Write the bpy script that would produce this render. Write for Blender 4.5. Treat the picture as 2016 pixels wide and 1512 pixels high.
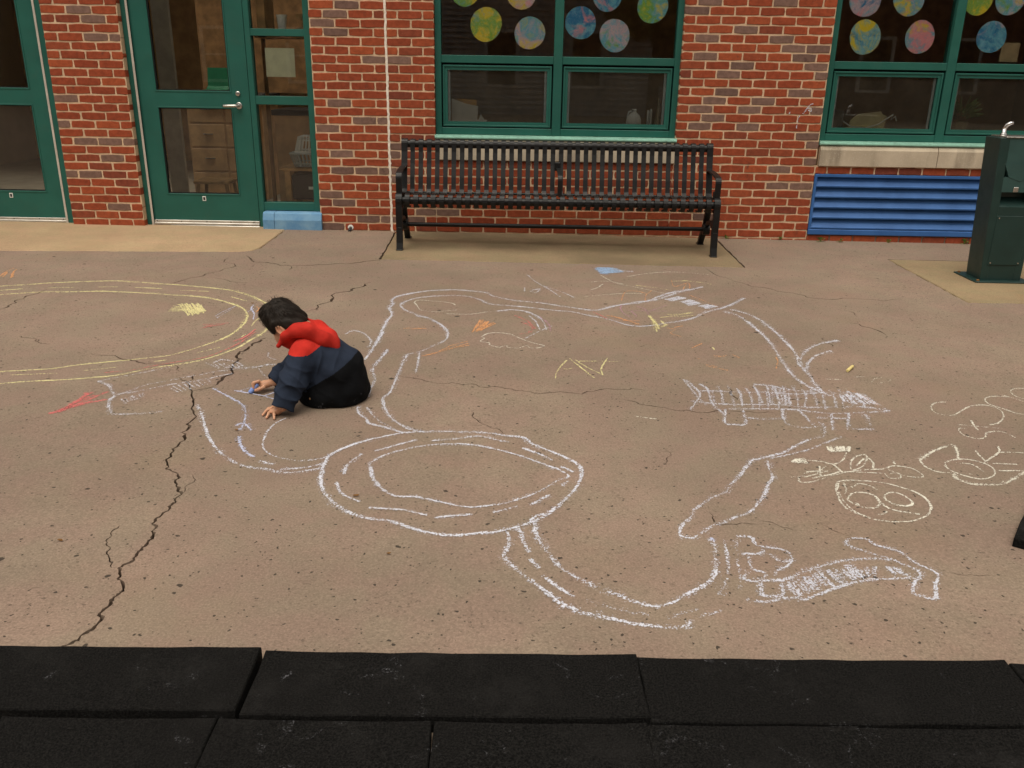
import bpy, bmesh, math, random
import numpy as np
from mathutils import Vector, Matrix
from mathutils.geometry import delaunay_2d_cdt
R_ = math.radians
scene = bpy.context.scene
for o in list(bpy.data.objects): bpy.data.objects.remove(o)
C = scene.collection
random.seed(11); rng = np.random.default_rng(7)

# ------------------------------------------------------------------ camera
F = 1700.0; TH = R_(20.0); RO = R_(.95); YA = R_(-.15); D = 7.46; H = 1.33
_f = np.array([math.sin(YA)*math.cos(TH), math.cos(YA)*math.cos(TH), -math.sin(TH)])
_r = np.array([math.cos(YA), -math.sin(YA), 0.]); _u = np.cross(_r, _f)
CR = math.cos(RO)*_r + math.sin(RO)*_u; CU = -math.sin(RO)*_r + math.cos(RO)*_u; CF = _f
cam = bpy.data.cameras.new('camera'); co = bpy.data.objects.new('camera', cam); C.objects.link(co)
m = Matrix.Identity(4)
for i in range(3):
    m[i][0] = CR[i]; m[i][1] = CU[i]; m[i][2] = -CF[i]
m[2][3] = H
co.matrix_world = m
cam.sensor_width = 36; cam.lens = 36*F/2016; cam.clip_start = .05; cam.clip_end = 500
scene.camera = co

# ------------------------------------------------------------------ world, sun, exposure
SUN_EL, SUN_AZ = R_(68), R_(200)          # overcast, brightest a little behind the camera
w = bpy.data.worlds.new('World'); scene.world = w; w.use_nodes = True
nt = w.node_tree; nt.nodes.clear()
sky = nt.nodes.new('ShaderNodeTexSky'); sky.sky_type = 'NISHITA'; sky.sun_disc = False
sky.sun_elevation = SUN_EL; sky.sun_rotation = SUN_AZ; sky.dust_density = 4; sky.air_density = 1.5
hs = nt.nodes.new('ShaderNodeHueSaturation'); hs.inputs['Saturation'].default_value = .10
tint = nt.nodes.new('ShaderNodeMix'); tint.data_type = 'RGBA'; tint.blend_type = 'MULTIPLY'
tint.inputs[0].default_value = 1; tint.inputs[7].default_value = (1.0, .93, .82, 1)
bg = nt.nodes.new('ShaderNodeBackground'); bg.inputs['Strength'].default_value = .12
wo = nt.nodes.new('ShaderNodeOutputWorld')
nt.links.new(sky.outputs[0], hs.inputs['Color']); nt.links.new(hs.outputs[0], tint.inputs[6])
# an overcast sky is brighter overhead than at the horizon (CIE overcast distribution)
tc = nt.nodes.new('ShaderNodeTexCoord'); sx = nt.nodes.new('ShaderNodeSeparateXYZ'); ma = nt.nodes.new('ShaderNodeMath'); ma.operation = 'MULTIPLY_ADD'
ma.inputs[1].default_value = .95; ma.inputs[2].default_value = .40; cl = nt.nodes.new('ShaderNodeClamp'); cl.inputs['Min'].default_value = 0
oc = nt.nodes.new('ShaderNodeMix'); oc.data_type = 'RGBA'; oc.blend_type = 'MULTIPLY'; oc.inputs[0].default_value = 1
nt.links.new(tc.outputs['Generated'], sx.inputs[0]); nt.links.new(sx.outputs[2], cl.inputs['Value']); nt.links.new(cl.outputs[0], ma.inputs[0])
nt.links.new(tint.outputs[2], oc.inputs[6]); nt.links.new(ma.outputs[0], oc.inputs[7]); nt.links.new(oc.outputs[2], bg.inputs['Color']); nt.links.new(bg.outputs[0], wo.inputs[0])
sl = bpy.data.lights.new('sun', 'SUN'); sl.energy = 1.15; sl.angle = R_(55); sl.color = (1, .93, .82)
so = bpy.data.objects.new('sun', sl); C.objects.link(so)
sd = Vector((math.sin(SUN_AZ)*math.cos(SUN_EL), math.cos(SUN_AZ)*math.cos(SUN_EL), math.sin(SUN_EL)))
so.rotation_euler = sd.to_track_quat('Z', 'Y').to_euler(); so.location = (0, 0, 20)
scene.view_settings.view_transform = 'Standard'; scene.view_settings.look = 'None'
scene.view_settings.exposure = 0.15; scene.view_settings.gamma = 1
scene.render.engine = 'CYCLES'
scene.cycles.use_denoising = True; scene.cycles.max_bounces = 7; scene.cycles.transparent_max_bounces = 16
scene.render.resolution_x = 1024; scene.render.resolution_y = 768

# ------------------------------------------------------------------ pixel -> place
GX, G0 = -.0048, -.004
def gz(x): return G0 + GX*x
def ray(px, py): return (px-1008)/F*CR - (py-756)/F*CU + CF
def wp(px, py, y=D):
    d = ray(px, py); t = y/d[1]; return np.array([d[0]*t, y, H+d[2]*t])
def gp(px, py, z=0.):
    d = ray(px, py); t = (G0+z-H)/(d[2]-GX*d[0]); return np.array([d[0]*t, d[1]*t, H+d[2]*t])

# ------------------------------------------------------------------ materials
class NT:
    def __init__(s, name):
        s.m = bpy.data.materials.new(name); s.m.use_nodes = True
        s.t = s.m.node_tree; s.t.nodes.clear()
        s.out = s.t.nodes.new('ShaderNodeOutputMaterial')
        s.geo = s.t.nodes.new('ShaderNodeNewGeometry')
        s.pos = s.geo.outputs['Position']
    def n(s, typ, **kw):
        nd = s.t.nodes.new(typ)
        for k, v in kw.items():
            if hasattr(nd, k) and not k.startswith('i_'): setattr(nd, k, v)
        return nd
    def set(s, sock, v):
        if isinstance(v, bpy.types.NodeSocket): s.t.links.new(v, sock)
        elif v is not None:
            if isinstance(v, (tuple, list)) and len(v) == 3 and sock.type == 'RGBA': v = (*v, 1)
            sock.default_value = v
    def noise(s, scale, detail=3, rough=.55, vec=None, dist=0):
        nd = s.n('ShaderNodeTexNoise'); s.set(nd.inputs['Vector'], vec or s.pos)
        nd.inputs['Scale'].default_value = scale; nd.inputs['Detail'].default_value = detail
        nd.inputs['Roughness'].default_value = rough; nd.inputs['Distortion'].default_value = dist
        return nd.outputs['Fac']
    def noisec(s, scale, detail=2, vec=None):
        nd = s.n('ShaderNodeTexNoise'); s.set(nd.inputs['Vector'], vec or s.pos)
        nd.inputs['Scale'].default_value = scale; nd.inputs['Detail'].default_value = detail
        return nd.outputs['Color']
    def vor(s, scale, vec=None, feature='F1', rnd=1.):
        nd = s.n('ShaderNodeTexVoronoi', feature=feature); s.set(nd.inputs['Vector'], vec or s.pos)
        nd.inputs['Scale'].default_value = scale; nd.inputs['Randomness'].default_value = rnd
        return nd
    def math(s, op, a, b=None, c=None, clamp=False):
        nd = s.n('ShaderNodeMath', operation=op, use_clamp=clamp)
        s.set(nd.inputs[0], a); s.set(nd.inputs[1], b)
        if c is not None: s.set(nd.inputs[2], c)
        return nd.outputs[0]
    def vmath(s, op, a, b=None, scale=None):
        nd = s.n('ShaderNodeVectorMath', operation=op); s.set(nd.inputs[0], a)
        if b is not None: s.set(nd.inputs[1], b)
        if scale is not None: s.set(nd.inputs['Scale'], scale)
        return nd.outputs[0]
    def step(s, v, a, b, lo=0., hi=1.):
        nd = s.n('ShaderNodeMapRange', interpolation_type='SMOOTHSTEP'); s.set(nd.inputs[0], v)
        s.set(nd.inputs[1], a); s.set(nd.inputs[2], b); s.set(nd.inputs[3], lo); s.set(nd.inputs[4], hi)
        return nd.outputs[0]
    def lin(s, v, a, b, lo=0., hi=1.):
        nd = s.n('ShaderNodeMapRange'); s.set(nd.inputs[0], v)
        s.set(nd.inputs[1], a); s.set(nd.inputs[2], b); s.set(nd.inputs[3], lo); s.set(nd.inputs[4], hi)
        return nd.outputs[0]
    def mix(s, f, a, b, blend='MIX'):
        nd = s.n('ShaderNodeMix', data_type='RGBA', blend_type=blend)
        s.set(nd.inputs[0], f); s.set(nd.inputs[6], a); s.set(nd.inputs[7], b); return nd.outputs[2]
    def ramp(s, v, stops, interp='LINEAR'):
        nd = s.n('ShaderNodeValToRGB'); cr = nd.color_ramp; cr.interpolation = interp
        while len(cr.elements) < len(stops): cr.elements.new(.5)
        for e, (p, c) in zip(cr.elements, stops): e.position = p; e.color = (*c, 1)
        s.set(nd.inputs[0], v); return nd.outputs[0]
    def attr(s, name):
        nd = s.n('ShaderNodeAttribute'); nd.attribute_name = name; return nd.outputs['Fac']
    def bump(s, h, strength=.3, dist=.002):
        nd = s.n('ShaderNodeBump'); nd.inputs['Strength'].default_value = strength
        nd.inputs['Distance'].default_value = dist; s.set(nd.inputs['Height'], h); return nd.outputs[0]
    def bsdf(s, col, rough=.6, metal=0., spec=.5, nrm=None, **kw):
        nd = s.n('ShaderNodeBsdfPrincipled'); s.set(nd.inputs['Base Color'], col)
        s.set(nd.inputs['Roughness'], rough); s.set(nd.inputs['Metallic'], metal)
        s.set(nd.inputs['Specular IOR Level'], spec)
        if nrm is not None: s.set(nd.inputs['Normal'], nrm)
        for k, v in kw.items(): s.set(nd.inputs[k.replace('_', ' ')], v)
        return nd.outputs[0]
    def done(s, sh):
        s.t.links.new(sh, s.out.inputs['Surface']); return s.m
def mul(c, k): return tuple(min(1, x*k) for x in c)

def simple(name, col, rough=.6, metal=0., spec=.5, var=.12, sc=9., bump=.15, bsc=120., bd=.001, dirt=None):
    s = NT(name)
    f = s.step(s.noise(sc, 4), .3, .7)
    c = s.mix(f, mul(col, 1-var), mul(col, 1+var))
    if dirt:
        c = s.mix(s.math('MULTIPLY', s.step(s.noise(sc*2.3, 6, .7), .5, .75), dirt[1]), c, dirt[0])
    r = s.lin(s.noise(sc*3, 3), .3, .7, max(0, rough-.07), min(1, rough+.07))
    nb = s.bump(s.noise(bsc, 3), bump, bd) if bump else None
    return s.done(s.bsdf(c, r, metal, spec, nb))

def m_concrete(name, base, pit=1., warm=(.30, .19, .12), stain=.0, rust=None):
    s = NT(name)
    big = s.step(s.noise(.55, 3, .6), .3, .7)
    mid = s.step(s.noise(3.2, 4, .65), .28, .72)
    c = s.mix(big, mul(base, .82), mul(base, 1.10))
    c = s.mix(s.math('MULTIPLY', mid, .45), c, mul(base, .74))
    c = s.mix(s.math('MULTIPLY', s.step(s.noise(1.3, 4), .5, .8), .25), c, warm)
    hue = s.step(s.noise(4.5, 4, .6), .35, .65); c = s.mix(hue, s.mix(1., c, (1.03, .985, 1.0), 'MULTIPLY'), s.mix(1., c, (.975, 1.01, .985), 'MULTIPLY'))
    g = s.noise(150, 3, .7); c = s.mix(s.step(g, .35, .75), mul_node(s, c, .80), mul_node(s, c, 1.18))
    g2 = s.noise(45, 3, .65); c = s.mix(s.math('MULTIPLY', s.step(g2, .52, .72), .30), c, mul(base, .62))
    # streaks and dark grime
    fl = s.math('MULTIPLY', s.step(s.noise(85, 2, .6), .60, .68), s.lin(s.noise(5, 3), .35, .65, .15, .75)); c = s.mix(s.math('MULTIPLY', fl, pit), c, mul(base, .33))
    st = s.step(s.noise(6.5, 5, .72), .60, .76); c = s.mix(s.math('MULTIPLY', st, .38), c, mul(base, .5))
    # pale sand grains
    v = s.vor(210); gr = s.math('MULTIPLY', s.math('LESS_THAN', v.outputs['Distance'], .22), s.step(s.noise(28, 2), .55, .7))
    c = s.mix(s.math('MULTIPLY', gr, .35), c, mul(base, 1.5))
    # pits: two sizes of dark irregular pocks
    dv = s.vmath('ADD', s.pos, s.vmath('SCALE', s.vmath('SUBTRACT', s.noisec(60, 1), (.5, .5, .5)), scale=.016))
    h = None
    pm = None
    for sc, thr, keep, soft in ((9., .062, .34, .02), (27., .105, .40, .03), (70., .17, .42, .06)):
        vv = s.vor(sc, dv); sep = s.n('ShaderNodeSeparateColor'); s.set(sep.inputs[0], vv.outputs['Color'])
        rad = s.math('MULTIPLY', s.math('POWER', sep.outputs[0], 2.5), thr*2.1)
        pk = s.step(s.math('SUBTRACT', rad, vv.outputs['Distance']), 0., soft)
        pk = s.math('MULTIPLY', pk, s.math('LESS_THAN', sep.outputs[1], keep))
        pm = pk if pm is None else s.math('MAXIMUM', pm, pk)
    pm = s.math('MULTIPLY', pm, pit)
    c = s.mix(s.math('MULTIPLY', pm, .86), c, (.030, .024, .019))
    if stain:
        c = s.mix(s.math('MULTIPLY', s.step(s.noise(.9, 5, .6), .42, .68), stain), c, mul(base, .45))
    if rust:
        ds = s.n('ShaderNodeVectorMath', operation='DISTANCE'); s.set(ds.inputs[0], s.pos); ds.inputs[1].default_value = rust
        c = s.mix(s.math('MULTIPLY', s.step(s.math('ADD', ds.outputs['Value'], s.math('MULTIPLY', s.noise(9, 4, .7), .5)), .52, .22), .6), c, (.30, .12, .035))
    hh = s.math('SUBTRACT', s.math('ADD', s.math('MULTIPLY', g, .35), s.math('MULTIPLY', g2, .8)), s.math('MULTIPLY', pm, 2.2))
    nb = s.bump(hh, .45, .0022)
    return s.done(s.bsdf(c, .86, 0, .28, nb))
def mul_node(s, c, k):
    return s.mix(1., c, (k, k, k), 'MULTIPLY')

M = {}
M['pave'] = m_concrete('pavement_concrete', (.288, .214, .162), 1.)
M['pad'] = m_concrete('pad_concrete', (.46, .33, .20), .35, (.41, .28, .15))
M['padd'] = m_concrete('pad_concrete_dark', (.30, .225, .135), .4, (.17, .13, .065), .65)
M['padr'] = m_concrete('pad_concrete_rusty', (.34, .255, .15), .4, (.22, .165, .085), .25, (3.52, 5.52, -.02))
M['soil'] = simple('crack_soil', (.018, .014, .011), .95, 0, .1, .4, 40)

def m_brick(name, stops):
    s = NT(name)
    oi = s.n('ShaderNodeObjectInfo')
    rnd = s.math('FRACT', s.math('ADD', oi.outputs['Random'], s.attr('rnd')))
    c = s.ramp(rnd, stops)
    f = s.step(s.noise(26, 5, .65), .30, .72); c = s.mix(f, mul_node(s, c, .80), mul_node(s, c, 1.16))
    dk = s.math('MULTIPLY', s.step(s.noise(11, 4, .7), .60, .72), s.step(s.noise(3.1, 1), .45, .6))
    c = s.mix(s.math('MULTIPLY', dk, .65), c, (.075, .040, .034))
    md = s.math('MULTIPLY', s.step(s.noise(75, 5, .7), .63, .72), .40)
    c = s.mix(md, c, (.42, .30, .19))
    h = s.math('ADD', s.noise(90, 5, .7), s.math('MULTIPLY', s.noise(420, 2), .5))
    return s.done(s.bsdf(c, .88, 0, .2, s.bump(h, .55, .0025)))
M['brick'] = m_brick('red_brick', [(0, (.265, .057, .027)), (.3, (.335, .072, .031)), (.55, (.295, .063, .029)), (.8, (.39, .090, .036)), (1, (.20, .052, .032))])
M['brickm'] = m_brick('mauve_brick', [(0, (.20, .118, .092)), (.5, (.235, .14, .11)), (1, (.17, .10, .08))])
M['mortar'] = simple('mortar', (.66, .475, .315), .92, 0, .15, .14, 14, .8, 130, .004, ((.36, .25, .16), .6))
M['caulk'] = simple('white_caulk', (.88, .80, .70), .6, 0, .3, .1, 20, .6, 60, .003, ((.3, .2, .15), .55))
M['green'] = simple('green_paint', (.017, .112, .088), .45, 0, .38, .08, 4, .06, 300, .0004, ((.035, .10, .075), .35))
M['greend'] = simple('gasket', (.01, .012, .011), .7, 0, .3, .1, 10, 0)
M['alu'] = simple('aluminium', (.62, .60, .56), .38, .75, .5, .12, 8, .05, 200, .0003, ((.3, .28, .25), .5))
M['mint'] = simple('mint_paint', (.27, .52, .42), .5, 0, .4, .10, 12, .1, 120, .0005, ((.14, .22, .17), .5))
M['steel'] = simple('brushed_steel', (.58, .56, .53), .3, 1., .5, .1, 30, .05, 300, .0002)
M['chrome'] = simple('chrome', (.7, .7, .7), .12, 1., .5, .04, 30, 0)
M['black'] = simple('black_coated_metal', (.0065, .0065, .0070), .42, 0, .34, .18, 18, .12, 220, .0005, ((.022, .020, .018), .3))
M['fgreen'] = simple('dark_green_enamel', (.012, .036, .032), .42, 0, .45, .12, 7, .08, 200, .0004, ((.03, .05, .045), .3))
def m_blue():
    s = NT('blue_paint')
    c = s.mix(s.step(s.noise(5, 4), .3, .7), (.028, .108, .32), (.042, .142, .40))
    c = s.mix(s.math('MULTIPLY', s.step(s.noise(40, 5, .7), .6, .72), .35), c, (.06, .10, .17))
    return s.done(s.bsdf(c, .48, 0, .4, s.bump(s.noise(150, 2), .08, .0005)))
M['blue'] = m_blue()
def m_curb():
    s = NT('worn_blue_paint')
    c = s.mix(s.step(s.noise(7, 5, .7), .35, .7), (.115, .27, .47), (.20, .37, .54))
    c = s.mix(s.math('MULTIPLY', s.step(s.noise(14, 6, .75), .62, .75), .55), c, (.38, .33, .27))
    return s.done(s.bsdf(c, .7, 0, .3, s.bump(s.noise(60, 4), .3, .002)))
M['curb'] = m_curb()
def m_stone():
    s = NT('limestone')
    c = s.mix(s.step(s.noise(3, 5, .6), .3, .7), (.46, .385, .29), (.60, .51, .39))
    sp = s.n('ShaderNodeSeparateXYZ'); s.set(sp.inputs[0], s.pos)
    cv = s.n('ShaderNodeCombineXYZ'); s.set(cv.inputs[0], s.math('MULTIPLY', sp.outputs[0], 5.)); s.set(cv.inputs[2], s.math('MULTIPLY', sp.outputs[2], .8))
    st = s.step(s.noise(1., 4, .6, cv.outputs[0]), .5, .72)
    c = s.mix(s.math('MULTIPLY', st, .62), c, (.17, .135, .10))
    v = s.vor(75); c = s.mix(s.math('MULTIPLY', s.math('LESS_THAN', v.outputs['Distance'], .2), .6), c, (.66, .60, .50))
    return s.done(s.bsdf(c, .85, 0, .25, s.bump(s.noise(70, 5, .7), .5, .003)))
M['stone'] = m_stone()
def m_glass(name, tint, rough=0.0):
    s = NT(name)
    tr = s.n('ShaderNodeBsdfTransparent'); s.set(tr.inputs[0], tint)
    gl = s.n('ShaderNodeBsdfGlossy'); gl.inputs['Roughness'].default_value = rough; s.set(gl.inputs[0], (1, 1, 1))
    fr = s.n('ShaderNodeFresnel'); fr.inputs[0].default_value = 1.46
    mx = s.n('ShaderNodeMixShader'); s.set(mx.inputs[0], fr.outputs[0])
    s.t.links.new(tr.outputs[0], mx.inputs[1]); s.t.links.new(gl.outputs[0], mx.inputs[2])
    return s.done(mx.outputs[0])
M['glass'] = m_glass('window_glass', (.975, .98, .965))
M['glassd'] = m_glass('tinted_glass', (.985, .985, .975))
def m_screen():
    s = NT('insect_screen_mesh')
    tr = s.n('ShaderNodeBsdfTransparent'); s.set(tr.inputs[0], (.9, .9, .9))
    df = s.n('ShaderNodeBsdfDiffuse'); s.set(df.inputs[0], s.mix(s.step(s.noise(7, 4, .6), .3, .7), (.27, .25, .21), (.34, .31, .26)))
    mx = s.n('ShaderNodeMixShader'); s.set(mx.inputs[0], s.lin(s.noise(5, 3), .3, .7, .24, .34))
    s.t.links.new(tr.outputs[0], mx.inputs[1]); s.t.links.new(df.outputs[0], mx.inputs[2])
    return s.done(mx.outputs[0])
M['screen'] = m_screen()
def m_rubber():
    s = NT('crumb_rubber')
    g = s.noise(230, 3, .7)
    c = s.mix(s.step(g, .35, .7), (.0028, .0027, .0026), (.0165, .0158, .0150))
    c = s.mix(s.step(s.noise(2.5, 4), .4, .7, 0., .4), c, (.0085, .008, .0077))
    # chalk rubbed on the crumbs
    c = s.mix(s.step(s.noise(4, 5, .7), .5, .75, 0., .5), c, (.022, .021, .020))
    rb = s.math('MULTIPLY', s.step(s.noise(9, 4, .7, None, 1.5), .60, .74), s.step(s.noise(170, 3, .8), .50, .68))
    c = s.mix(s.math('MULTIPLY', rb, .5), c, (.30, .30, .33))
    h = s.math('ADD', g, s.math('MULTIPLY', s.noise(90, 2), .6))
    return s.done(s.bsdf(c, .95, 0, .08, s.bump(h, .8, .003)))
M['rubber'] = m_rubber()
M['wood'] = simple('pale_wood', (.40, .24, .10), .5, 0, .4, .25, 14, .1, 80, .0006)
M['woodd'] = simple('brown_wood', (.26, .14, .06), .5, 0, .4, .3, 10, .1, 60, .0006)
M['cabinet'] = simple('cabinet_wood', (.58, .36, .18), .5, 0, .4, .2, 6, .1, 50, .0006)
M['iwall'] = simple('classroom_paint', (.50, .43, .33), .8, 0, .3, .1, 2, .1)
M['ifloor'] = simple('classroom_vinyl', (.32, .28, .22), .4, 0, .4, .15, 2, .05)
M['white'] = simple('white_plastic', (.82, .84, .80), .5, 0, .4, .06, 10, .05)
M['paperw'] = simple('white_paper', (.84, .84, .78), .85, 0, .2, .06, 12, .3, 14, .006)
M['papery'] = simple('yellow_paper', (.80, .72, .42), .85, 0, .2, .08, 12, .2, 14, .006)
M['paperg'] = simple('pale_green_paper', (.78, .82, .62), .85, 0, .2, .06, 16, .5, 22, .01)
M['orange'] = simple('orange_card', (.62, .34, .06), .8, 0, .2, .06, 12, 0)
M['greyp'] = simple('grey_plastic', (.40, .46, .47), .45, 0, .4, .06, 10, .05)
M['bluep'] = simple('blue_plastic', (.02, .04, .30), .4, 0, .5, .08, 10, .05)
M['greenp'] = simple('green_plastic', (.01, .13, .06), .4, 0, .5, .08, 10, .05)
M['dark'] = simple('dark_plastic', (.02, .02, .022), .5, 0, .4, .1, 10, .05)
M['kraft'] = simple('kraft_paper', (.42, .34, .20), .8, 0, .2, .1, 12, .5, 20, .01)
M['leafd'] = simple('dry_leaf', (.20, .10, .035), .8, 0, .2, .3, 60, .3, 150, .002)
M['weed'] = simple('weed_leaf', (.13, .20, .040), .6, 0, .3, .35, 40, .2, 100, .001)
M['siding'] = simple('house_siding', (.42, .42, .43), .7, 0, .3, .12, 3, .1)
M['trim'] = simple('house_trim', (.62, .62, .60), .7, 0, .3, .08, 3, .1)
M['roof'] = simple('house_roof', (.06, .055, .05), .9, 0, .2, .2, 4, .4, 20, .01)
M['hglass'] = simple('house_glass', (.02, .022, .025), .1, 0, .5, .1, 3, 0)
M['bark'] = simple('bark', (.10, .075, .05), .9, 0, .2, .3, 8, .8, 30, .02)
M['leaf'] = simple('tree_leaf', (.075, .115, .030), .6, 0, .3, .4, 3, 0)
M['redtube'] = simple('red_coated_tube', (.20, .035, .025), .5, 0, .4, .1, 6, .05)
M['hinge'] = simple('grey_hinge_strip', (.60, .56, .50), .5, .2, .4, .1, 8, .05)
# ------------------------------------------------------------------ mesh helpers
class MB:
    def __init__(s): s.v = []; s.f = []
    def add(s, v, f):
        k = len(s.v); s.v += [tuple(map(float, p)) for p in v]; s.f += [tuple(i+k for i in q) for q in f]; return s
    def box(s, x0, x1, y0, y1, z0, z1, c=0.):
        if c <= 0:
            v = [(x, y, z) for z in (z0, z1) for y in (y0, y1) for x in (x0, x1)]
            return s.add(v, [(0, 2, 3, 1), (4, 5, 7, 6), (0, 1, 5, 4), (2, 6, 7, 3), (0, 4, 6, 2), (1, 3, 7, 5)])
        bm = bmesh.new(); bmesh.ops.create_cube(bm, size=1)
        for q in bm.verts: q.co = Vector(((x0+x1)/2+q.co.x*(x1-x0), (y0+y1)/2+q.co.y*(y1-y0), (z0+z1)/2+q.co.z*(z1-z0)))
        bmesh.ops.bevel(bm, geom=list(bm.edges), offset=c, segments=1, affect='EDGES', profile=.5)
        return s.bm(bm)
    def bm(s, bm):
        bm.verts.index_update()
        s.add([q.co[:] for q in bm.verts], [tuple(q.index for q in f.verts) for f in bm.faces]); bm.free(); return s
    def prism(s, poly, d0, d1, axis='x', closed=True):
        n = len(poly)
        def P(a, b, d): return {'x': (d, a, b), 'y': (a, d, b), 'z': (a, b, d)}[axis]
        v = [P(a, b, d0) for a, b in poly] + [P(a, b, d1) for a, b in poly]
        f = [(i, (i+1) % n, n+(i+1) % n, n+i) for i in range(n)] + [tuple(range(n-1, -1, -1)), tuple(range(n, 2*n))]
        return s.add(v, f)
    def tube(s, pts, r, seg=10, cap=True, flat=None):
        pts = [np.array(p, float) for p in pts]; n = len(pts); rr = r if hasattr(r, '__len__') else [r]*n
        prev = None; rings = []
        for i, p in enumerate(pts):
            t = pts[min(i+1, n-1)]-pts[max(i-1, 0)]; t /= np.linalg.norm(t)+1e-12
            if prev is None:
                a = np.array([0, 0, 1.]) if abs(t[2]) < .9 else np.array([1., 0, 0])
                u = np.cross(t, a)
            else: u = prev-t*prev.dot(t)
            u /= np.linalg.norm(u); prev = u; w_ = np.cross(t, u)
            rings.append([p+rr[i]*(math.cos(2*math.pi*k/seg)*u+math.sin(2*math.pi*k/seg)*w_) for k in range(seg)])
        v = [q for R in rings for q in R]
        f = [(i*seg+k, i*seg+(k+1) % seg, (i+1)*seg+(k+1) % seg, (i+1)*seg+k) for i in range(n-1) for k in range(seg)]
        if cap: f += [tuple(range(seg-1, -1, -1)), tuple((n-1)*seg+k for k in range(seg))]
        return s.add(v, f)
    def bar(s, prof, x0, x1, th, normal_in=True):
        """flat strap following a (y,z) path, from x0 to x1, thickness th"""
        p = [np.array(q, float) for q in prof]; n = len(p); off = []
        for i in range(n):
            t = p[min(i+1, n-1)]-p[max(i-1, 0)]; t /= np.linalg.norm(t); off.append(np.array([-t[1], t[0]])*th/2)
        a = [p[i]+off[i] for i in range(n)]; b = [p[i]-off[i] for i in range(n)]
        v = []
        for i in range(n): v += [(x0, *a[i]), (x1, *a[i]), (x1, *b[i]), (x0, *b[i])]
        f = []
        for i in range(n-1):
            for k in range(4): f.append((i*4+k, i*4+(k+1) % 4, i*4+4+(k+1) % 4, i*4+4+k))
        f += [(3, 2, 1, 0), tuple(4*(n-1)+k for k in range(4))]
        return s.add(v, f)
    def lathe(s, prof, c, seg=20, axis=2):
        n = len(prof); v = []
        for r, h in prof:
            for k in range(seg):
                a = 2*math.pi*k/seg; q = [0, 0, 0]; o = [i for i in range(3) if i != axis]
                q[o[0]] = c[o[0]]+r*math.cos(a); q[o[1]] = c[o[1]]+r*math.sin(a); q[axis] = c[axis]+h; v.append(q)
        f = [(i*seg+k, i*seg+(k+1) % seg, (i+1)*seg+(k+1) % seg, (i+1)*seg+k) for i in range(n-1) for k in range(seg)]
        f += [tuple(range(seg-1, -1, -1)), tuple((n-1)*seg+k for k in range(seg))]
        return s.add(v, f)
    def obj(s, name, mat, parent=None, smooth=False):
        me = bpy.data.meshes.new(name); me.from_pydata(s.v, [], s.f); me.update()
        return link(name, me, mat, parent, smooth)
def fixn(me):
    bm = bmesh.new(); bm.from_mesh(me); bmesh.ops.recalc_face_normals(bm, faces=list(bm.faces)); bm.to_mesh(me); bm.free()
def link(name, me, mat, parent=None, smooth=False, fix=True):
    if fix: fixn(me)
    if mat is not None:
        for q in (mat if isinstance(mat, list) else [mat]): me.materials.append(M[q] if isinstance(q, str) else q)
    if smooth:
        me.shade_smooth()
        if smooth == 'auto':
            try: me.set_sharp_from_angle(angle=R_(35))
            except Exception: pass
    o = bpy.data.objects.new(name, me); C.objects.link(o)
    if parent is not None: o.parent = parent
    return o
def empty(name, loc=(0, 0, 0)):
    # parts are built in world coordinates, so the thing's handle keeps the identity transform
    o = bpy.data.objects.new(name, None); C.objects.link(o); o.empty_display_size = .05; return o
def tag(o, label, cat, group=None):
    o['label'] = label; o['category'] = cat
    if group: o['group'] = group
    return o
def struct(o): o['kind'] = 'structure'; return o
def stuff(o): o['kind'] = 'stuff'; return o
def bx(name, mat, parent, x0, x1, y0, y1, z0, z1, c=0.):
    return MB().box(x0, x1, y0, y1, z0, z1, c).obj(name, mat, parent)
def pbox(name, mat, parent, x0, x1, y0, y1, z0, z1, c=0.): return bx(name, mat, parent, x0, x1, y0, y1, z0, z1, c)

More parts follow.
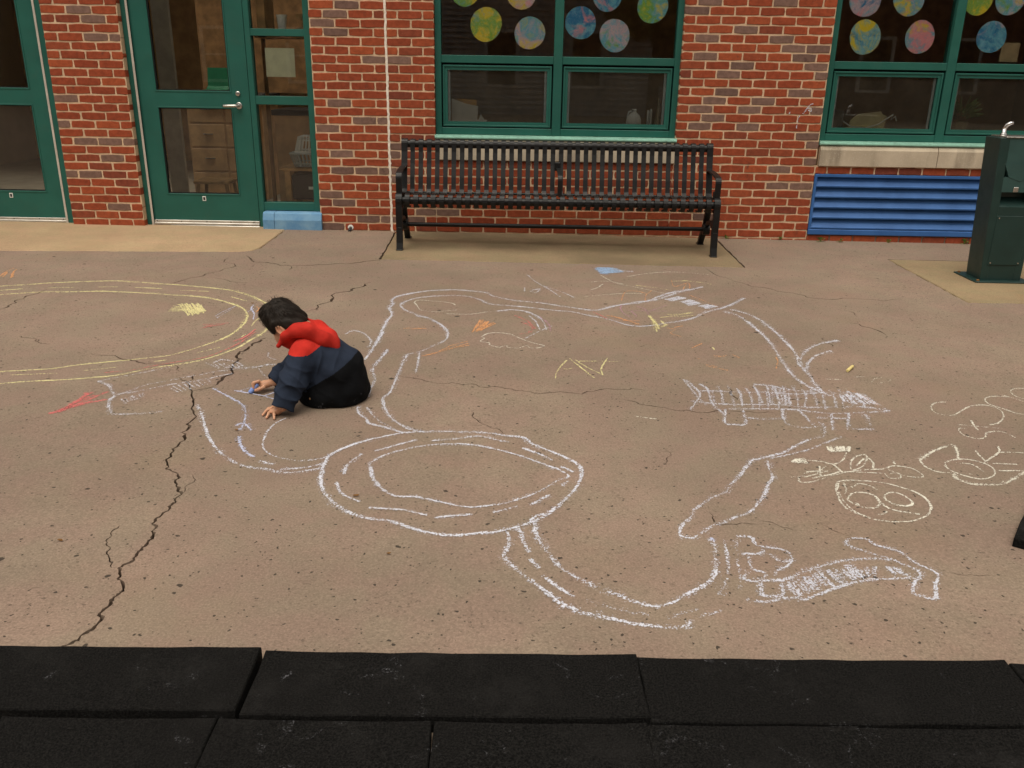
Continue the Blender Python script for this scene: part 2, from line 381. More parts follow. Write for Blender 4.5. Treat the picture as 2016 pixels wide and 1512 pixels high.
# ------------------------------------------------------------------ pavement with real cracks
def zz(ox, oy, s, pts): return [(ox+x/s, oy+y/s) for x, y in pts]
A_ = lambda p: zz(0, 500, 4.032, p); B_ = lambda p: zz(0, 500, 2.88, p); C_ = lambda p: zz(350, 680, 2.24, p)
D_ = lambda p: zz(680, 500, 2.88, p); E_ = lambda p: zz(1150, 500, 2.88, p); F_ = lambda p: zz(1300, 700, 2.749, p)
G_ = lambda p: zz(950, 950, 2.122, p); H_ = lambda p: zz(0, 750, 2.8, p)
cracks = [
 (H_([(985, -20), (1025, 0), (1060, 55), (1068, 100), (1055, 150), (1062, 215), (1040, 260), (1015, 305), (985, 350), (940, 400), (925, 465), (915, 485), (980, 510), (965, 560), (980, 600), (1000, 625), (970, 665), (930, 690), (890, 740), (855, 765), (838, 790), (865, 805), (845, 850), (815, 890), (780, 930), (750, 965), (740, 985), (700, 1005), (655, 1030), (660, 1060), (650, 1090), (680, 1140), (650, 1175), (615, 1205), (585, 1250), (545, 1290), (520, 1355), (480, 1385), (430, 1430), (385, 1450), (320, 1480)]), .011),
 (B_([(1513, 475), (1480, 490), (1430, 520), (1385, 550), (1350, 570), (1365, 595), (1335, 615), (1310, 650), (1305, 685), (1260, 715), (1220, 745)]), .009), (B_([(1220, 745), (1160, 765), (1085, 778)]), .003),
 (B_([(1040, 740), (1090, 700), (1105, 680)]), .004), (B_([(515, 565), (650, 575), (735, 600), (790, 615), (870, 620)]), .006),
 (B_([(870, 622), (960, 625), (1000, 655), (1040, 665)]), .004),
 (B_([(1720, 330), (1800, 290), (1880, 260), (1950, 215), (2010, 195), (2100, 160)]), .008),
 (B_([(1400, 10), (1440, 45), (1560, 55), (1650, 68), (1760, 65), (1900, 55), (2016, 50), (2110, 38), (2165, 30)]), .008),
 (B_([(1300, 20), (1335, 70), (1240, 100), (1160, 115), (1065, 140), (960, 170)]), .005), (B_([(1190, 135), (1290, 150), (1420, 165)]), .004),
 (B_([(1650, 68), (1635, 95)]), .005),
 (A_([(0, 440), (60, 410), (130, 385), (200, 345), (300, 315), (355, 285)]), .005), (A_([(150, 650), (220, 665), (290, 680), (330, 710), (400, 715)]), .004),
 (D_([(300, 690), (430, 710), (560, 735), (640, 735), (740, 740), (880, 755), (1000, 775), (1180, 785), (1340, 795), (1420, 775), (1560, 770), (1620, 760), (1700, 775)]), .0042),
 (E_([(220, 825), (310, 850), (450, 870), (580, 885), (700, 900), (830, 890), (950, 895), (1080, 900)]), .004),
 (E_([(670, 70), (760, 125), (900, 165), (960, 185), (1080, 205), (1180, 220), (1260, 245), (1400, 258), (1560, 255), (1800, 255)]), .0045),
 (E_([(1480, 320), (1550, 355)]), .004), (E_([(1500, 390), (1600, 415), (1680, 440), (1715, 460)]), .005),
 (E_([(820, 760), (830, 790), (865, 830)]), .006), (E_([(960, 790), (1100, 810), (1180, 825), (1250, 815)]), .004),
 (E_([(1360, 475), (1380, 500), (1397, 530)]), .004),
 (F_([(265, 850), (290, 890), (310, 915), (410, 915), (560, 910)]), .0042), (F_([(540, 890), (640, 920), (720, 945)]), .0035), (F_([(870, 915), (960, 955), (1030, 985)]), .0035),
 (F_([(1540, 1175), (1680, 1185), (1800, 1195)]), .0035), (F_([(30, 500), (40, 550), (30, 590)]), .003),
 (H_([(660, 795), (620, 825), (610, 860), (585, 900), (590, 940), (605, 980), (615, 1030)]), .0045), (H_([(1000, 625), (1030, 575), (1075, 540), (1060, 515)]), .003),
 (D_([(710, 890), (730, 930), (800, 970), (880, 1030)]), .003),
]
def jag(pts, it, k, r):
    for _ in range(it):
        q = [pts[0]]
        for a, b in zip(pts[:-1], pts[1:]):
            d = b-a; nrm = np.array([-d[1], d[0]]); q += [(a+b)/2+nrm*r.uniform(-k, k), b]
        pts = q
    return pts
crackpolys = []
r0 = random.Random(3)
for pts, wd in cracks:
    g = [gp(*p)[:2] for p in pts]; wd *= (1 if g[0][1] < 3.2 else 1.45); wd *= .52 if len(pts) > 35 else 1; g = jag(g, 2, .22, r0); n = len(g)
    L_, R2 = [], []
    for i in range(n):
        t = g[min(i+1, n-1)]-g[max(i-1, 0)]; t = t/(np.linalg.norm(t)+1e-9); nn = np.array([-t[1], t[0]])
        e = min(1, .25+min(i, n-1-i)*.35); ww = wd*.5*e*r0.uniform(.55, 1.45)
        L_.append(g[i]+nn*ww*r0.uniform(.7, 1.3)); R2.append(g[i]-nn*ww*r0.uniform(.7, 1.3))
    for i in range(n-1):                                   # quads, so that the outline never crosses itself
        crackpolys.append([L_[i], L_[i+1], R2[i+1], R2[i]])
pads = {
 'left': [(-9.0, 5.98), (-3.82, 6.31), (-2.12, 6.452), (-2.015, 6.50), (-1.985, 6.60), (-2.0, 7.62), (-9.0, 7.62)],
 'bench': [(-1.0, 6.30), (1.68, 6.29), (1.715, 7.60), (-1.045, 7.60)],
 'right': [(2.885, 5.37), (4.35, 5.42), (4.35, 6.70), (2.91, 6.685)]}
def wob(poly, step=.05, amp=.004, seed=1):
    r = random.Random(seed); out = []
    for a, b in zip(poly, poly[1:]+poly[:1]):
        a = np.array(a); b = np.array(b); n = max(1, int(np.linalg.norm(b-a)/step))
        for i in range(n): out.append(a+(b-a)*i/n+np.array([r.uniform(-amp, amp), r.uniform(-amp, amp)]))
    return out
def offs(poly, d):
    P_ = [np.array(p) for p in poly]; n = len(P_); out = []
    for i in range(n):
        e1 = P_[i]-P_[i-1]; e2 = P_[(i+1) % n]-P_[i]
        n1 = np.array([e1[1], -e1[0]])/(np.linalg.norm(e1)+1e-9); n2 = np.array([e2[1], -e2[0]])/(np.linalg.norm(e2)+1e-9)
        nn = n1+n2; nn /= np.linalg.norm(nn)+1e-9; out.append(P_[i]+nn*d/max(.4, nn.dot(n1)))
    return out
holes = crackpolys[:]
padw = {}
for i, (k, p) in enumerate(pads.items()):
    padw[k] = wob(p, .05, .003, i)
    holes.append(wob([tuple(q) for q in offs(p, .012)], .04, .006, 20+i))
V2 = [Vector(p) for p in [(-16, -22), (16, -22), (16, 7.6), (-16, 7.6)]]; edges_in = [(0, 1), (1, 2), (2, 3), (3, 0)]
for h in holes:
    k = len(V2); n = len(h); V2 += [Vector((float(q[0]), float(q[1]))) for q in h]; edges_in += [(k+i, k+(i+1) % n) for i in range(n)]
vv, ee, ff, ov, oe, of = delaunay_2d_cdt(V2, edges_in, [], 0, 1e-5)
VA = np.array([(v.x, v.y) for v in vv]); cen = np.array([VA[list(f)].mean(0) for f in ff]); hit = np.zeros(len(ff), bool)
for h in holes:                                            # drop the triangles that fall inside a crack or a pad
    h = np.array([np.array(q)[:2] for q in h]); a = (cen >= h.min(0)).all(1) & (cen <= h.max(0)).all(1); ids = np.where(a)[0]
    if not len(ids): continue
    p = cen[ids]; c_ = np.zeros(len(ids), bool)
    for i in range(len(h)):
        (x0, y0), (x1, y1) = h[i], h[i-1]
        if y0 == y1: continue
        c_ ^= ((y0 > p[:, 1]) != (y1 > p[:, 1])) & (p[:, 0] < (x1-x0)*(p[:, 1]-y0)/(y1-y0)+x0)
    hit[ids[c_]] = True
top = [tuple(f) for f, o in zip(ff, hit) if not o]
VT = [(v.x, v.y, gz(v.x)) for v in vv]
cnt = {}
for f in top:
    for a, b in zip(f, f[1:]+f[:1]):
        k = (min(a, b), max(a, b)); cnt[k] = cnt.get(k, []) + [(a, b)]
nb_ = len(VT); VT += [(x, y, z-.045) for x, y, z in VT]
walls = [(b, a, a+nb_, b+nb_) for k, l in cnt.items() if len(l) == 1 for a, b in l]
me = bpy.data.meshes.new('pavement'); me.from_pydata(VT, [], top+walls); me.update()
bm = bmesh.new(); bm.from_mesh(me)
bmesh.ops.delete(bm, geom=[v for v in bm.verts if not v.link_faces], context='VERTS'); bm.to_mesh(me); bm.free()
pav = struct(link('pavement', me, 'pave', None, False, False))
bx('soil', 'soil', pav, -15.9, 15.9, -21.9, 7.55, -.30, -.112)
MB().add([(-15.9, -21.9, gz(-15.9)-.04), (15.9, -21.9, gz(15.9)-.04), (15.9, 7.55, gz(15.9)-.04), (-15.9, 7.55, gz(-15.9)-.04)], [(0, 1, 2, 3)]).obj('crack_bed', 'soil', pav)
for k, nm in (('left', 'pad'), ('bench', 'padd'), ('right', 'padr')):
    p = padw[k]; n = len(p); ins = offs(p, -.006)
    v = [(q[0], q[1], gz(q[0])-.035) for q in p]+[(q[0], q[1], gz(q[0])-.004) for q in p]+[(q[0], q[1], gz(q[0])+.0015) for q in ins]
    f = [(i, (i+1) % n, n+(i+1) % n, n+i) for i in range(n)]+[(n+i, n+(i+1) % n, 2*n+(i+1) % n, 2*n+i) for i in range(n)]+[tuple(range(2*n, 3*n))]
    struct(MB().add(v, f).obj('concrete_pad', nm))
# the soil line and crumbs along the foot of the wall
# ------------------------------------------------------------------ brick walls
CH = .0677
def brick_mesh(wd, hh, seed):
    r = random.Random(seed); e = .0028
    P_ = []
    for sx, sz in ((-1, -1), (1, -1), (1, 1), (-1, 1)):
        P_.append((sx*wd/2, sz*hh/2))
    out = []
    cr = r.uniform(.003, .009)
    xs = (-1, -.33, .36, 1)
    for k, (fx, fz) in enumerate([(-1, -1), (-.3, -1), (.4, -1), (1, -1), (1, 0), (1, 1), (.3, 1), (-.35, 1), (-1, 1), (-1, 0)]):
        x = fx*wd/2; z = fz*hh/2
        if abs(fx) == 1 and abs(fz) == 1: x -= fx*r.uniform(0, .004); z -= fz*r.uniform(0, .004)
        out.append((x+r.uniform(-.0022, .0022), z+r.uniform(-.0022, .0022)))
    n = len(out); mb = MB()
    v = [(x*(1-2*e/wd*1.6), r.uniform(-.0005, .0008), z*(1-2*e/hh*1.2)) for x, z in out]+[(x, .0035, z) for x, z in out]+[(x, .10, z) for x, z in out]
    f = [tuple(range(n))]+[(i, n+i, n+(i+1) % n, (i+1) % n) for i in range(n)]+[(n+i, 2*n+i, 2*n+(i+1) % n, n+(i+1) % n) for i in range(n)]
    me = bpy.data.meshes.new('brick'); me.from_pydata(v, [], f); me.update(); fixn(me); me.materials.append(None); return me
VAR = [brick_mesh(.1935, .0575, 100+i) for i in range(14)]; VARH = [brick_mesh(.093, .0575, 200+i) for i in range(10)]
mauve = [(1320+x/5.929, y/5.929) for x, y in [(460,15),(1350,20),(320,110),(890,335),(440,435),(1320,445),(1450,560),(1735,565),(420,655),(1580,670),(840,770),(1710,780),(690,870),(1770,885),(665,1085),(1525,1085),(500,1190),(1080,1190),(370,1295),(940,1295),(1715,1300),(500,1390),(350,1470),(920,1470)]]
mauve += [(1380+x/6.3, 240+y/6.3) for x, y in [(60,70),(1320,180),(1400,290),(1370,490),(975,585),(945,780),(1250,790),(1310,890),(100,1170)]]
mauve += [(590+x/6.3, y/6.3) for x, y in [(575,55),(430,165),(270,280),(425,405),(925,740),(1230,755),(480,1310),(800,1490),(1030,1490)]]
mauve += [(590+x/6.3, 230+y/6.3) for x, y in [(370,165),(505,475),(1190,490),(1220,380),(530,670),(835,680),(1055,685),(1190,690),(1190,785),(400,965),(550,1065),(865,1270),(1080,1275),(1190,1280),(420,1345),(1560,1185),(1800,1185),(1450,1270)]]
mauve += [(60+x/6.3, y/6.3) for x, y in [(590,100),(800,450),(1040,455),(430,1225),(700,220)]]+[(60+x/6.3, 230+y/6.3) for x, y in [(400,95),(980,310),(1200,310),(1000,510),(500,700),(720,705),(1100,1100),(670,300)]]
mauve = [wp(*p)[[0, 2]] for p in mauve]
def is_mauve(x0, x1, z0, z1, seen):
    for q in mauve:
        if x0-.01 <= q[0] <= x1+.01 and z0-.006 <= q[1] <= z1+.006: return True
    return (not seen) and random.random() < .17
def cells(x0, x1, k, pe, po, L):
    ph = pe if k % 2 == 0 else po
    j = ph+math.ceil((x0-ph+1e-6)/L)*L; xs = [x0]
    while j < x1-.004:
        if j > x0+.004: xs.append(j)
        j += L
    return list(zip(xs, xs[1:]+[x1])), len(xs)
def lay(rects):
    """rects: (x0,x1,k0,k1,phase_even,phase_odd,L,visible) -> bricks"""
    out = []
    for x0, x1, k0, k1, pe, po, L, vis, *dz in rects:
        dz = dz[0] if dz else 0.
        for k in range(k0, k1):
            cs, n = cells(x0, x1, k, pe, po, L)
            for i, (a, b) in enumerate(cs):
                a2 = a+(.005 if i else .001); b2 = b-(.005 if i < n-1 else .001)
                if b2-a2 < .012: continue
                z0 = k*CH+.005+dz; z1 = (k+1)*CH-.005+dz
                out.append((a2, b2, z0, z1, vis, is_mauve(a2, b2, z0, z1, vis)))
    return out
def brick_wall(label, rects, mort, limit=300, group=None):
    root = tag(empty('brick_wall'), label, 'wall', group)
    for b in mort: bx('mortar', 'mortar', root, *b)
    bl = lay(rects)
    ind = [b for b in bl if b[4]]; rest = [b for b in bl if not b[4]]
    def score(b):      # bricks behind the bench show least
        x = (b[0]+b[1])/2; z = (b[2]+b[3])/2
        return (b[1]-b[0])*(.25 if (-.95 < x < 1.55 and z < .82) else 1)
    ind.sort(key=lambda b: -score(b)); rest = ind[limit:]+rest; ind = ind[:limit]
    vs, fs, rn, mi = [], [], [], []
    for b in ind+rest:
        wd = b[1]-b[0]; src = random.choice(VAR if wd > .125 else VARH); nom = .1935 if wd > .125 else .093
        flip = random.choice((1, -1)); sc = (wd/nom*flip, 1, (b[3]-b[2])/.0575*random.choice((1, -1)))
        loc = ((b[0]+b[1])/2, D+random.uniform(-.0015, .002), (b[2]+b[3])/2)
        if b in ind:
            o = bpy.data.objects.new('brick', src); C.objects.link(o); o.parent = root
            o.location = loc; o.scale = sc; o.rotation_euler = (0, R_(random.uniform(-.35, .35)), 0)
            o.material_slots[0].link = 'OBJECT'; o.material_slots[0].material = M['brickm' if b[5] else 'brick']
        else:
            k = len(vs); r = random.random()
            vs += [(loc[0]+q.co.x*sc[0], loc[1]+q.co.y, loc[2]+q.co.z*sc[2]) for q in src.vertices]
            for p in src.polygons: fs.append(tuple(k+i for i in p.vertices)); mi.append(1 if b[5] else 0)
            rn += [r]*len(src.vertices)
    if vs:
        me = bpy.data.meshes.new('brick_remainder'); me.from_pydata(vs, [], fs); me.update(); fixn(me)
        at = me.attributes.new('rnd', 'FLOAT', 'POINT'); at.data.foreach_set('value', rn)
        me.materials.append(M['brick']); me.materials.append(M['brickm']); me.polygons.foreach_set('material_index', mi)
        o = bpy.data.objects.new('brick_remainder', me); C.objects.link(o); o.parent = root; stuff(o)
    return root
TOP = 46; YM0, YM1 = D+.0042, D+.115
KV = 29
kW0, kW1 = 9, 34         # window head at course 34, door head at course 32
brick_wall('narrow red brick pier between the two green doors',
    [(-3.835, -3.215, 0, KV, -3.521, -3.631, .2055, True), (-3.835, -3.215, KV, TOP, -3.521, -3.631, .2055, False)],
    [(-3.832, -3.218, YM0, YM1, -.03, TOP*CH)])
brick_wall('red brick wall between the sidelight and the pale caulk line',
    [(-1.693, -1.087, 0, KV, -1.486, -1.38, .2025, True), (-1.693, -1.087, KV, 33, -1.486, -1.38, .2025, False), (-3.21, -1.087, 33, TOP, -1.486, -1.38, .2025, False)],
    [(-1.690, -1.087, YM0, YM1, -.03, 33*CH), (-3.2145, -1.087, YM0, YM1, 33*CH, TOP*CH)])
wx0, wx1 = -.692, 1.307; vx0, vx1 = 2.503, 4.53
DIRT = (vx0-.003, vx1, YM0+.004, YM1, -.09, .035)
rw = brick_wall('long red brick wall behind the black bench and around both windows',
    [(-1.073, wx0, -1, KV, -.875, -.983, .2, True), (wx1, vx0, -1, KV, 1.503, 1.398, .199, True), (wx0, wx1, -1, 9, -.89, -.79, .2, True),
     (vx0, vx1, 8, 9, 2.60, 2.53, .2, True), (vx0, vx1, -1, 0, 2.60, 2.70, .2, True, .034),
     (-1.073, wx0, KV, kW1, -.875, -.983, .2, False), (wx1, vx0, KV, kW1, 1.503, 1.398, .199, False), (-1.073, 7.0, kW1, TOP, -.875, -.983, .2, False), (vx1, 7.0, -1, kW1, 4.6, 4.7, .2, False)],
    [(-1.073, wx0-.003, YM0, YM1, -.09, kW1*CH), (wx1+.003, vx0-.003, YM0, YM1, -.09, kW1*CH), (wx0-.003, wx1+.003, YM0, YM1, -.09, .600),
     (vx0-.003, vx1, YM0, YM1, .548, .612), (vx1, 7.0, YM0, YM1, -.09, kW1*CH), (-1.073, 7.0, YM0, YM1, kW1*CH, TOP*CH)], 300)
r = random.Random(5); cp = []
z = -.02
lf, rt = [], []
while z < TOP*CH:
    a = r.uniform(-.0035, .0035); lf.append((-1.0885+a+r.uniform(-.0015, .0015), z)); rt.append((-1.0715+a+r.uniform(-.0015, .0035), z)); z += .022
caulk = MB()
caulk.prism(lf+rt[::-1], D-.002, D+.03, 'y')
bx('mortar', simple('dirty_mortar', (.22, .17, .12), .95), rw, *DIRT)
ck = caulk.obj('caulk_joint', 'caulk', rw); ck['label'] = 'white caulk control joint'
# brick wall left of the far left door, out of frame
brick_wall('red brick wall left of the leftmost door', [(-7.0, -4.955, 0, 33, -5.0, -5.1, .2, False), (-7.0, -3.84, 33, TOP, -5.0, -5.1, .2, False)],
    [(-7.0, -4.957, YM0, YM1, -.03, 33*CH), (-7.0, -3.8355, YM0, YM1, 33*CH, TOP*CH)])

# ------------------------------------------------------------------ doors
YF = D+.075                       # face of frames
DH = 2.16
def door(label, xh, sgn, handle=True):
    """xh = hinge line, leaf runs towards sgn; returns thing"""
    t = tag(empty('door'), label, 'door', 'green doors')
    X = lambda d: xh+sgn*d
    def B(name, mat, a, b, y0, y1, z0, z1, c=.002):
        a, b = sorted((X(a), X(b))); return bx(name, mat, t, a, b, y0, y1, z0, z1, c)
    W_ = .918; g0, g1 = .150, .760; y0, y1 = YF+.006, YF+.05
    lf = MB()
    for a, b, z0, z1 in ((.0, g0, .056, DH-.012), (g1, W_, .056, DH-.012), (g0, g1, .056, .283), (g0, g1, .987, 1.126), (g0, g1, DH-.16, DH-.012)):
        p, q = sorted((X(a), X(b))); lf.box(p, q, y0, y1, z0, z1, .0)
    leaf = lf.obj('leaf', 'green', t)
    for z0, z1, gl in ((.283, .987, 'glass'), (1.126, DH-.16, 'glass')):
        for a, b, c_, d_ in ((g0, g0+.007, z0, z1), (g1-.007, g1, z0, z1), (g0, g1, z0, z0+.007), (g0, g1, z1-.007, z1)):
            p, q = sorted((X(a), X(b))); lf2 = bx('glazing_gasket', 'greend', leaf, p, q, y0+.004, y1-.008, c_, d_)
        for a, b, c_, d_ in ((g0-.012, g0, z0-.012, z1+.012), (g1, g1+.012, z0-.012, z1+.012), (g0, g1, z0-.012, z0), (g0, g1, z1, z1+.012)):
            p, q = sorted((X(a), X(b))); bx('glazing_bead', 'green', leaf, p, q, y0-.004, y0+.002, c_, d_, .0015)
        B('glass_pane', gl, g0+.005, g1-.005, y0+.018, y0+.023, z0+.005, z1-.005, 0)
    B('hinge_strip', 'hinge', -.016, .003, YF-.017, YF-.0125, .010, DH-.02, .002)
    sw = B('door_sweep', 'alu', .002, W_, y0-.010, y0+.001, .014, .055, .002)
    B('sweep_ridge', 'alu', .002, W_, y0-.017, y0-.009, .016, .034, .003)
    for d in (.03, .24, .46, .67, .87):
        MB().lathe([(.004, 0), (.004, .003)], (X(d), y0-.0135, .045), 10, 1).obj('screw', 'dark', sw)
    lab = B('door_marker', 'white', .440, .470, y0-.0035, y0-.0005, .222, .262, .001)
    a, b = sorted((X(.446), X(.464))); bx('marker_face', 'dark', lab, a, b, y0-.0045, y0-.0034, .229, .255)
    if handle:
        h = MB(); c = (X(.826), y0, 1.012)
        h.lathe([(.028, 0), (.028, -.006), (.024, -.010), (.012, -.012), (.012, -.045)], c, 22, 1)
        hd = h.obj('lever_handle', 'steel', t, 'auto')
        MB().tube([(X(.835), y0-.048, 1.012), (X(.80), y0-.052, 1.012), (X(.76), y0-.052, 1.011), (X(.715), y0-.050, 1.010), (X(.708), y0-.046, 1.010)], [.011, .012, .0115, .0115, .010], 12).obj('lever', 'steel', hd, True)
        lk = MB().lathe([(.020, 0), (.020, -.006), (.017, -.010), (.013, -.012)], (X(.826), y0, 1.108), 20, 1).obj('lock_cylinder', 'steel', t, 'auto')
        bx('keyhole', 'dark', lk, X(.826)-.0015, X(.826)+.0015, y0-.0135, y0-.011, 1.098, 1.108)
    return t
door('green glazed door with lever handle, left of the narrow sidelight', -3.160, 1)
door('green glazed door cut off by the left edge, its handle out of sight', -3.922, -1)
fr = tag(empty('door_frame'), 'green steel frame holding the door and its tall narrow sidelight', 'door frame')
bx('hinge_jamb', 'green', fr, -3.217, -3.166, YF-.012, YF+.085, .0, DH, .003)
bx('mullion', 'green', fr, -2.236, -2.190, YF-.004, YF+.085, .0, DH+.02, .003)
bx('strike_jamb', 'green', fr, -1.755, -1.690, YF-.004, YF+.085, .149, DH+.02, .003)
bx('head', 'green', fr, -3.217, -1.690, YF-.002, YF+.083, DH+.001, DH+.07, .003)
for z0, z1, nm in ((.152, .220, 'bottom_rail'), (1.025, 1.093, 'transom'), (1.557, 1.612, 'transom')):
    bx(nm, 'green', fr, -2.192, -1.753, YF+.002, YF+.08, z0, z1, .002)
for z0, z1 in ((.215, 1.03), (1.088, 1.562), (1.607, DH)):
    bx('glass_pane', 'glass', fr, -2.192, -1.752, YF+.045, YF+.050, z0, z1)
bx('threshold', 'alu', fr, -3.166, -2.236, YF-.02, YF+.09, -.012, .012, .004)
bx('strike_edge', 'greend', fr, -2.2405, -2.2365, YF+.012, YF+.06, .02, DH)
fr = tag(empty('door_frame'), 'green steel frame of the leftmost door, beside the brick pier', 'door frame')
bx('hinge_jamb', 'green', fr, -3.916, -3.837, YF-.012, YF+.085, .0, DH, .003)
bx('strike_jamb', 'green', fr, -4.953, -4.842, YF-.004, YF+.085, .0, DH, .003)
bx('head', 'green', fr, -4.953, -3.837, YF-.002, YF+.083, DH+.001, DH+.07, .003)
bx('threshold', 'alu', fr, -4.842, -3.916, YF-.02, YF+.09, -.012, .012, .004)
cb = tag(empty('blue_curb'), 'blue painted curb block under the sidelight by the door', 'curb')
prof = [(7.425, -.02), (7.425, .085), (7.445, .138), (7.462, .147), (7.64, .147), (7.64, -.02)]
MB().prism(prof, -2.181, -2.085, 'x').obj('curb_block', 'curb', cb); MB().prism(prof, -2.081, -1.678, 'x').obj('curb_block', 'curb', cb)
# ------------------------------------------------------------------ windows
def window(label, x0, stone_split):
    t = tag(empty('window'), label, 'window', 'green classroom windows')
    x1 = x0+2.005; xm = x0+1.005; z0 = .812; z1 = kW1*CH
    for a, b, nm in ((x0, x0+.050, 'jamb'), (x1-.050, x1, 'jamb'), (xm-.036, xm+.036, 'mullion')):
        bx(nm, 'green', t, a, b, YF-.015, YF+.085, z0, z1, .003)
    for a, b in ((x0+.050, xm-.036), (xm+.036, x1-.050)):
        bx('transom', 'green', t, a, b, YF-.010, YF+.08, 1.376, 1.436, .003)
        bx('bottom_rail', 'green', t, a, b, YF-.010, YF+.08, z0, .868, .003)
        bx('head', 'green', t, a, b, YF-.010, YF+.08, z1-.055, z1, .003)
        bx('glass_pane', 'glassd', t, a-.004, b+.004, YF+.030, YF+.036, 1.432, z1-.05)
        sa, sb, s0, s1 = a+.014, b-.014, .880, 1.358
        fm = MB(); wv = .036
        fm.box(sa, sb, YF+.000, YF+.04, s0, s0+wv); fm.box(sa, sb, YF+.000, YF+.04, s1-wv, s1)
        fm.box(sa, sa+wv, YF+.0005, YF+.0395, s0+wv, s1-wv); fm.box(sb-wv, sb, YF+.0005, YF+.0395, s0+wv, s1-wv)
        bd = MB(); q = .012
        for r_ in ((sa-.002, sb+.002, s0-.002, s0+q), (sa-.002, sb+.002, s1-q, s1+.002), (sa-.002, sa+q, s0+q, s1-q), (sb-q, sb+.002, s0+q, s1-q)):
            bd.box(r_[0], r_[1], YF-.008, YF+.002, r_[2], r_[3], .002)
        sf = fm.obj('sash_frame', 'green', t); bd.obj('sash_bead', 'green', sf)
        bx('gap_seal', 'greend', t, a, b, YF+.050, YF+.060, .868, s0+.01); bx('gap_seal', 'greend', t, a, b, YF+.050, YF+.060, s1-.01, 1.378)
        bx('gap_seal', 'greend', t, a, sa+.01, YF+.0505, YF+.0595, s0+.01, s1-.01); bx('gap_seal', 'greend', t, sb-.01, b, YF+.0505, YF+.0595, s0+.01, s1-.01)
        bx('glass_pane', 'glass', t, sa+wv-.004, sb-wv+.004, YF+.016, YF+.021, s0+wv-.004, s1-wv+.004)
        bx('screen_frame', 'greyp', t, sa+wv-.004, sa+wv+.020, YF+.030, YF+.040, s0+wv, s1-wv); bx('screen_frame', 'greyp', t, sb-wv-.020, sb-wv+.004, YF+.030, YF+.040, s0+wv, s1-wv)
        MB().add([(sa+wv, YF+.042, s0+wv-.003), (sb-wv, YF+.042, s0+wv-.003), (sb-wv, YF+.042, s1-wv+.003), (sa+wv, YF+.042, s1-wv+.003)], [(0, 1, 2, 3)]).obj('insect_screen', 'screen', t)
        bx('inner_ledge', 'woodd', t, a-.02, b+.02, YF+.0875, YF+.42, .775, .868)
    sp = [(D-.012, .782), (D-.016, .790), (D-.014, .800), (D-.006, .803), (D-.004, .812), (YF-.012, .8115), (YF-.012, .783)]
    MB().prism(sp, x0-.004, x1+.004, 'x').obj('sill_pan', 'mint', t)
    cuts = [x0+.002]+[x0+c for c in stone_split]+[x1-.002]
    for a, b in zip(cuts[:-1], cuts[1:]):
        st = [(D-.022, .614), (D-.022, .742), (D-.008, .766), (D+.005, .779), (YF+.08, .779), (YF+.08, .614)]
        MB().prism(st, a+.003, b-.003, 'x').obj('stone_sill', 'stone', t)
    bx('sill_bed', 'mortar', t, x0+.002, x1-.002, D+.008, YF+.079, .6005, .6135); bx('sill_bed', 'mortar', t, x0+.004, x1-.004, D+.004, YF+.07, .62, .77)
    return t
window('green framed classroom window directly above the black bench', -.692, [1.0])
window('green framed classroom window above the blue louvre', 2.513, [.985])
# ------------------------------------------------------------------ blue louvre
lv = tag(empty('louvre_vent'), 'blue painted metal louvre low in the brick wall, under the right window', 'vent')
bx('frame_top', 'blue', lv, vx0, vx1, D-.012, D+.06, .521, .545, .003); bx('frame_bottom', 'blue', lv, vx0, vx1, D-.016, D+.06, .037, .082, .004)
bx('frame_side', 'blue', lv, vx0, vx0+.022, D-.0115, D+.059, .082, .521, .003); bx('frame_side', 'blue', lv, vx1-.022, vx1, D-.0115, D+.059, .082, .521, .003)
bx('back_panel', 'dark', lv, vx0+.022, vx1-.022, D+.075, D+.085, .05, .54)
for i in range(5):
    zb = .088+i*.0875; MB().bar([(D-.006, zb+.000), (D-.008, zb+.010), (D-.002, zb+.016), (D+.016, zb+.046), (D+.022, zb+.050), (D+.040, zb+.085)], vx0+.020, vx1-.020, .004).obj('slat', 'blue', lv)
cb2 = tag(MB().tube([(-1.435, D+.01, .028), (-1.435, D-.035, .020)], .012, 12).tube([(-1.435, D-.03, .022), (-1.436, D-.055, .004)], [.015, .013], 12).obj('drain_spout', 'dark', None, 'auto'), 'small dark drain pipe stub poking from the brick wall foot', 'pipe')
MB().lathe([(.024, .004), (.024, -.003), (.013, -.004)], (-1.435, D, .029), 16, 1).obj('collar', 'white', cb2)
# ------------------------------------------------------------------ bench
def arc(c, r, a0, a1, n): return [(c[0]+r*math.cos(R_(a0+(a1-a0)*i/n)), c[1]+r*math.sin(R_(a0+(a1-a0)*i/n))) for i in range(n+1)]
BX0, BX1 = -.905, 1.525; BZ = gz(.3)
slat_prof = ([(6.745, .334), (6.712, .330)] + arc((6.700, .382), .052, 262, 105, 8) + [(6.76, .428), (6.86, .408), (6.935, .392)]
             + arc((6.952, .452), .060, 262, 352, 6) + [(7.030, .52), (7.062, .62), (7.085, .71), (7.092, .765)] + arc((7.125, .770), .034, 172, 20, 7))
slat_prof = [(a, b+BZ) for a, b in slat_prof]
bench = tag(empty('bench'), 'long black metal slat bench against the brick wall', 'bench')
sm_ = MB().bar(slat_prof, -.0182, .0182, .006)
me = bpy.data.meshes.new('slat'); me.from_pydata(sm_.v, [], sm_.f); fixn(me); me.materials.append(M['black'])
for i in range(36):
    o = bpy.data.objects.new('slat', me); C.objects.link(o); o.parent = bench; o.location.x = BX0+.0655+i*(BX1-BX0-.131)/35
    o.location.y = random.uniform(-.0008, .0008)
MB().tube([(BX0, 7.125, .768+BZ), (BX1, 7.125, .768+BZ)], .029, 16).obj('back_rail', 'black', bench, 'auto')
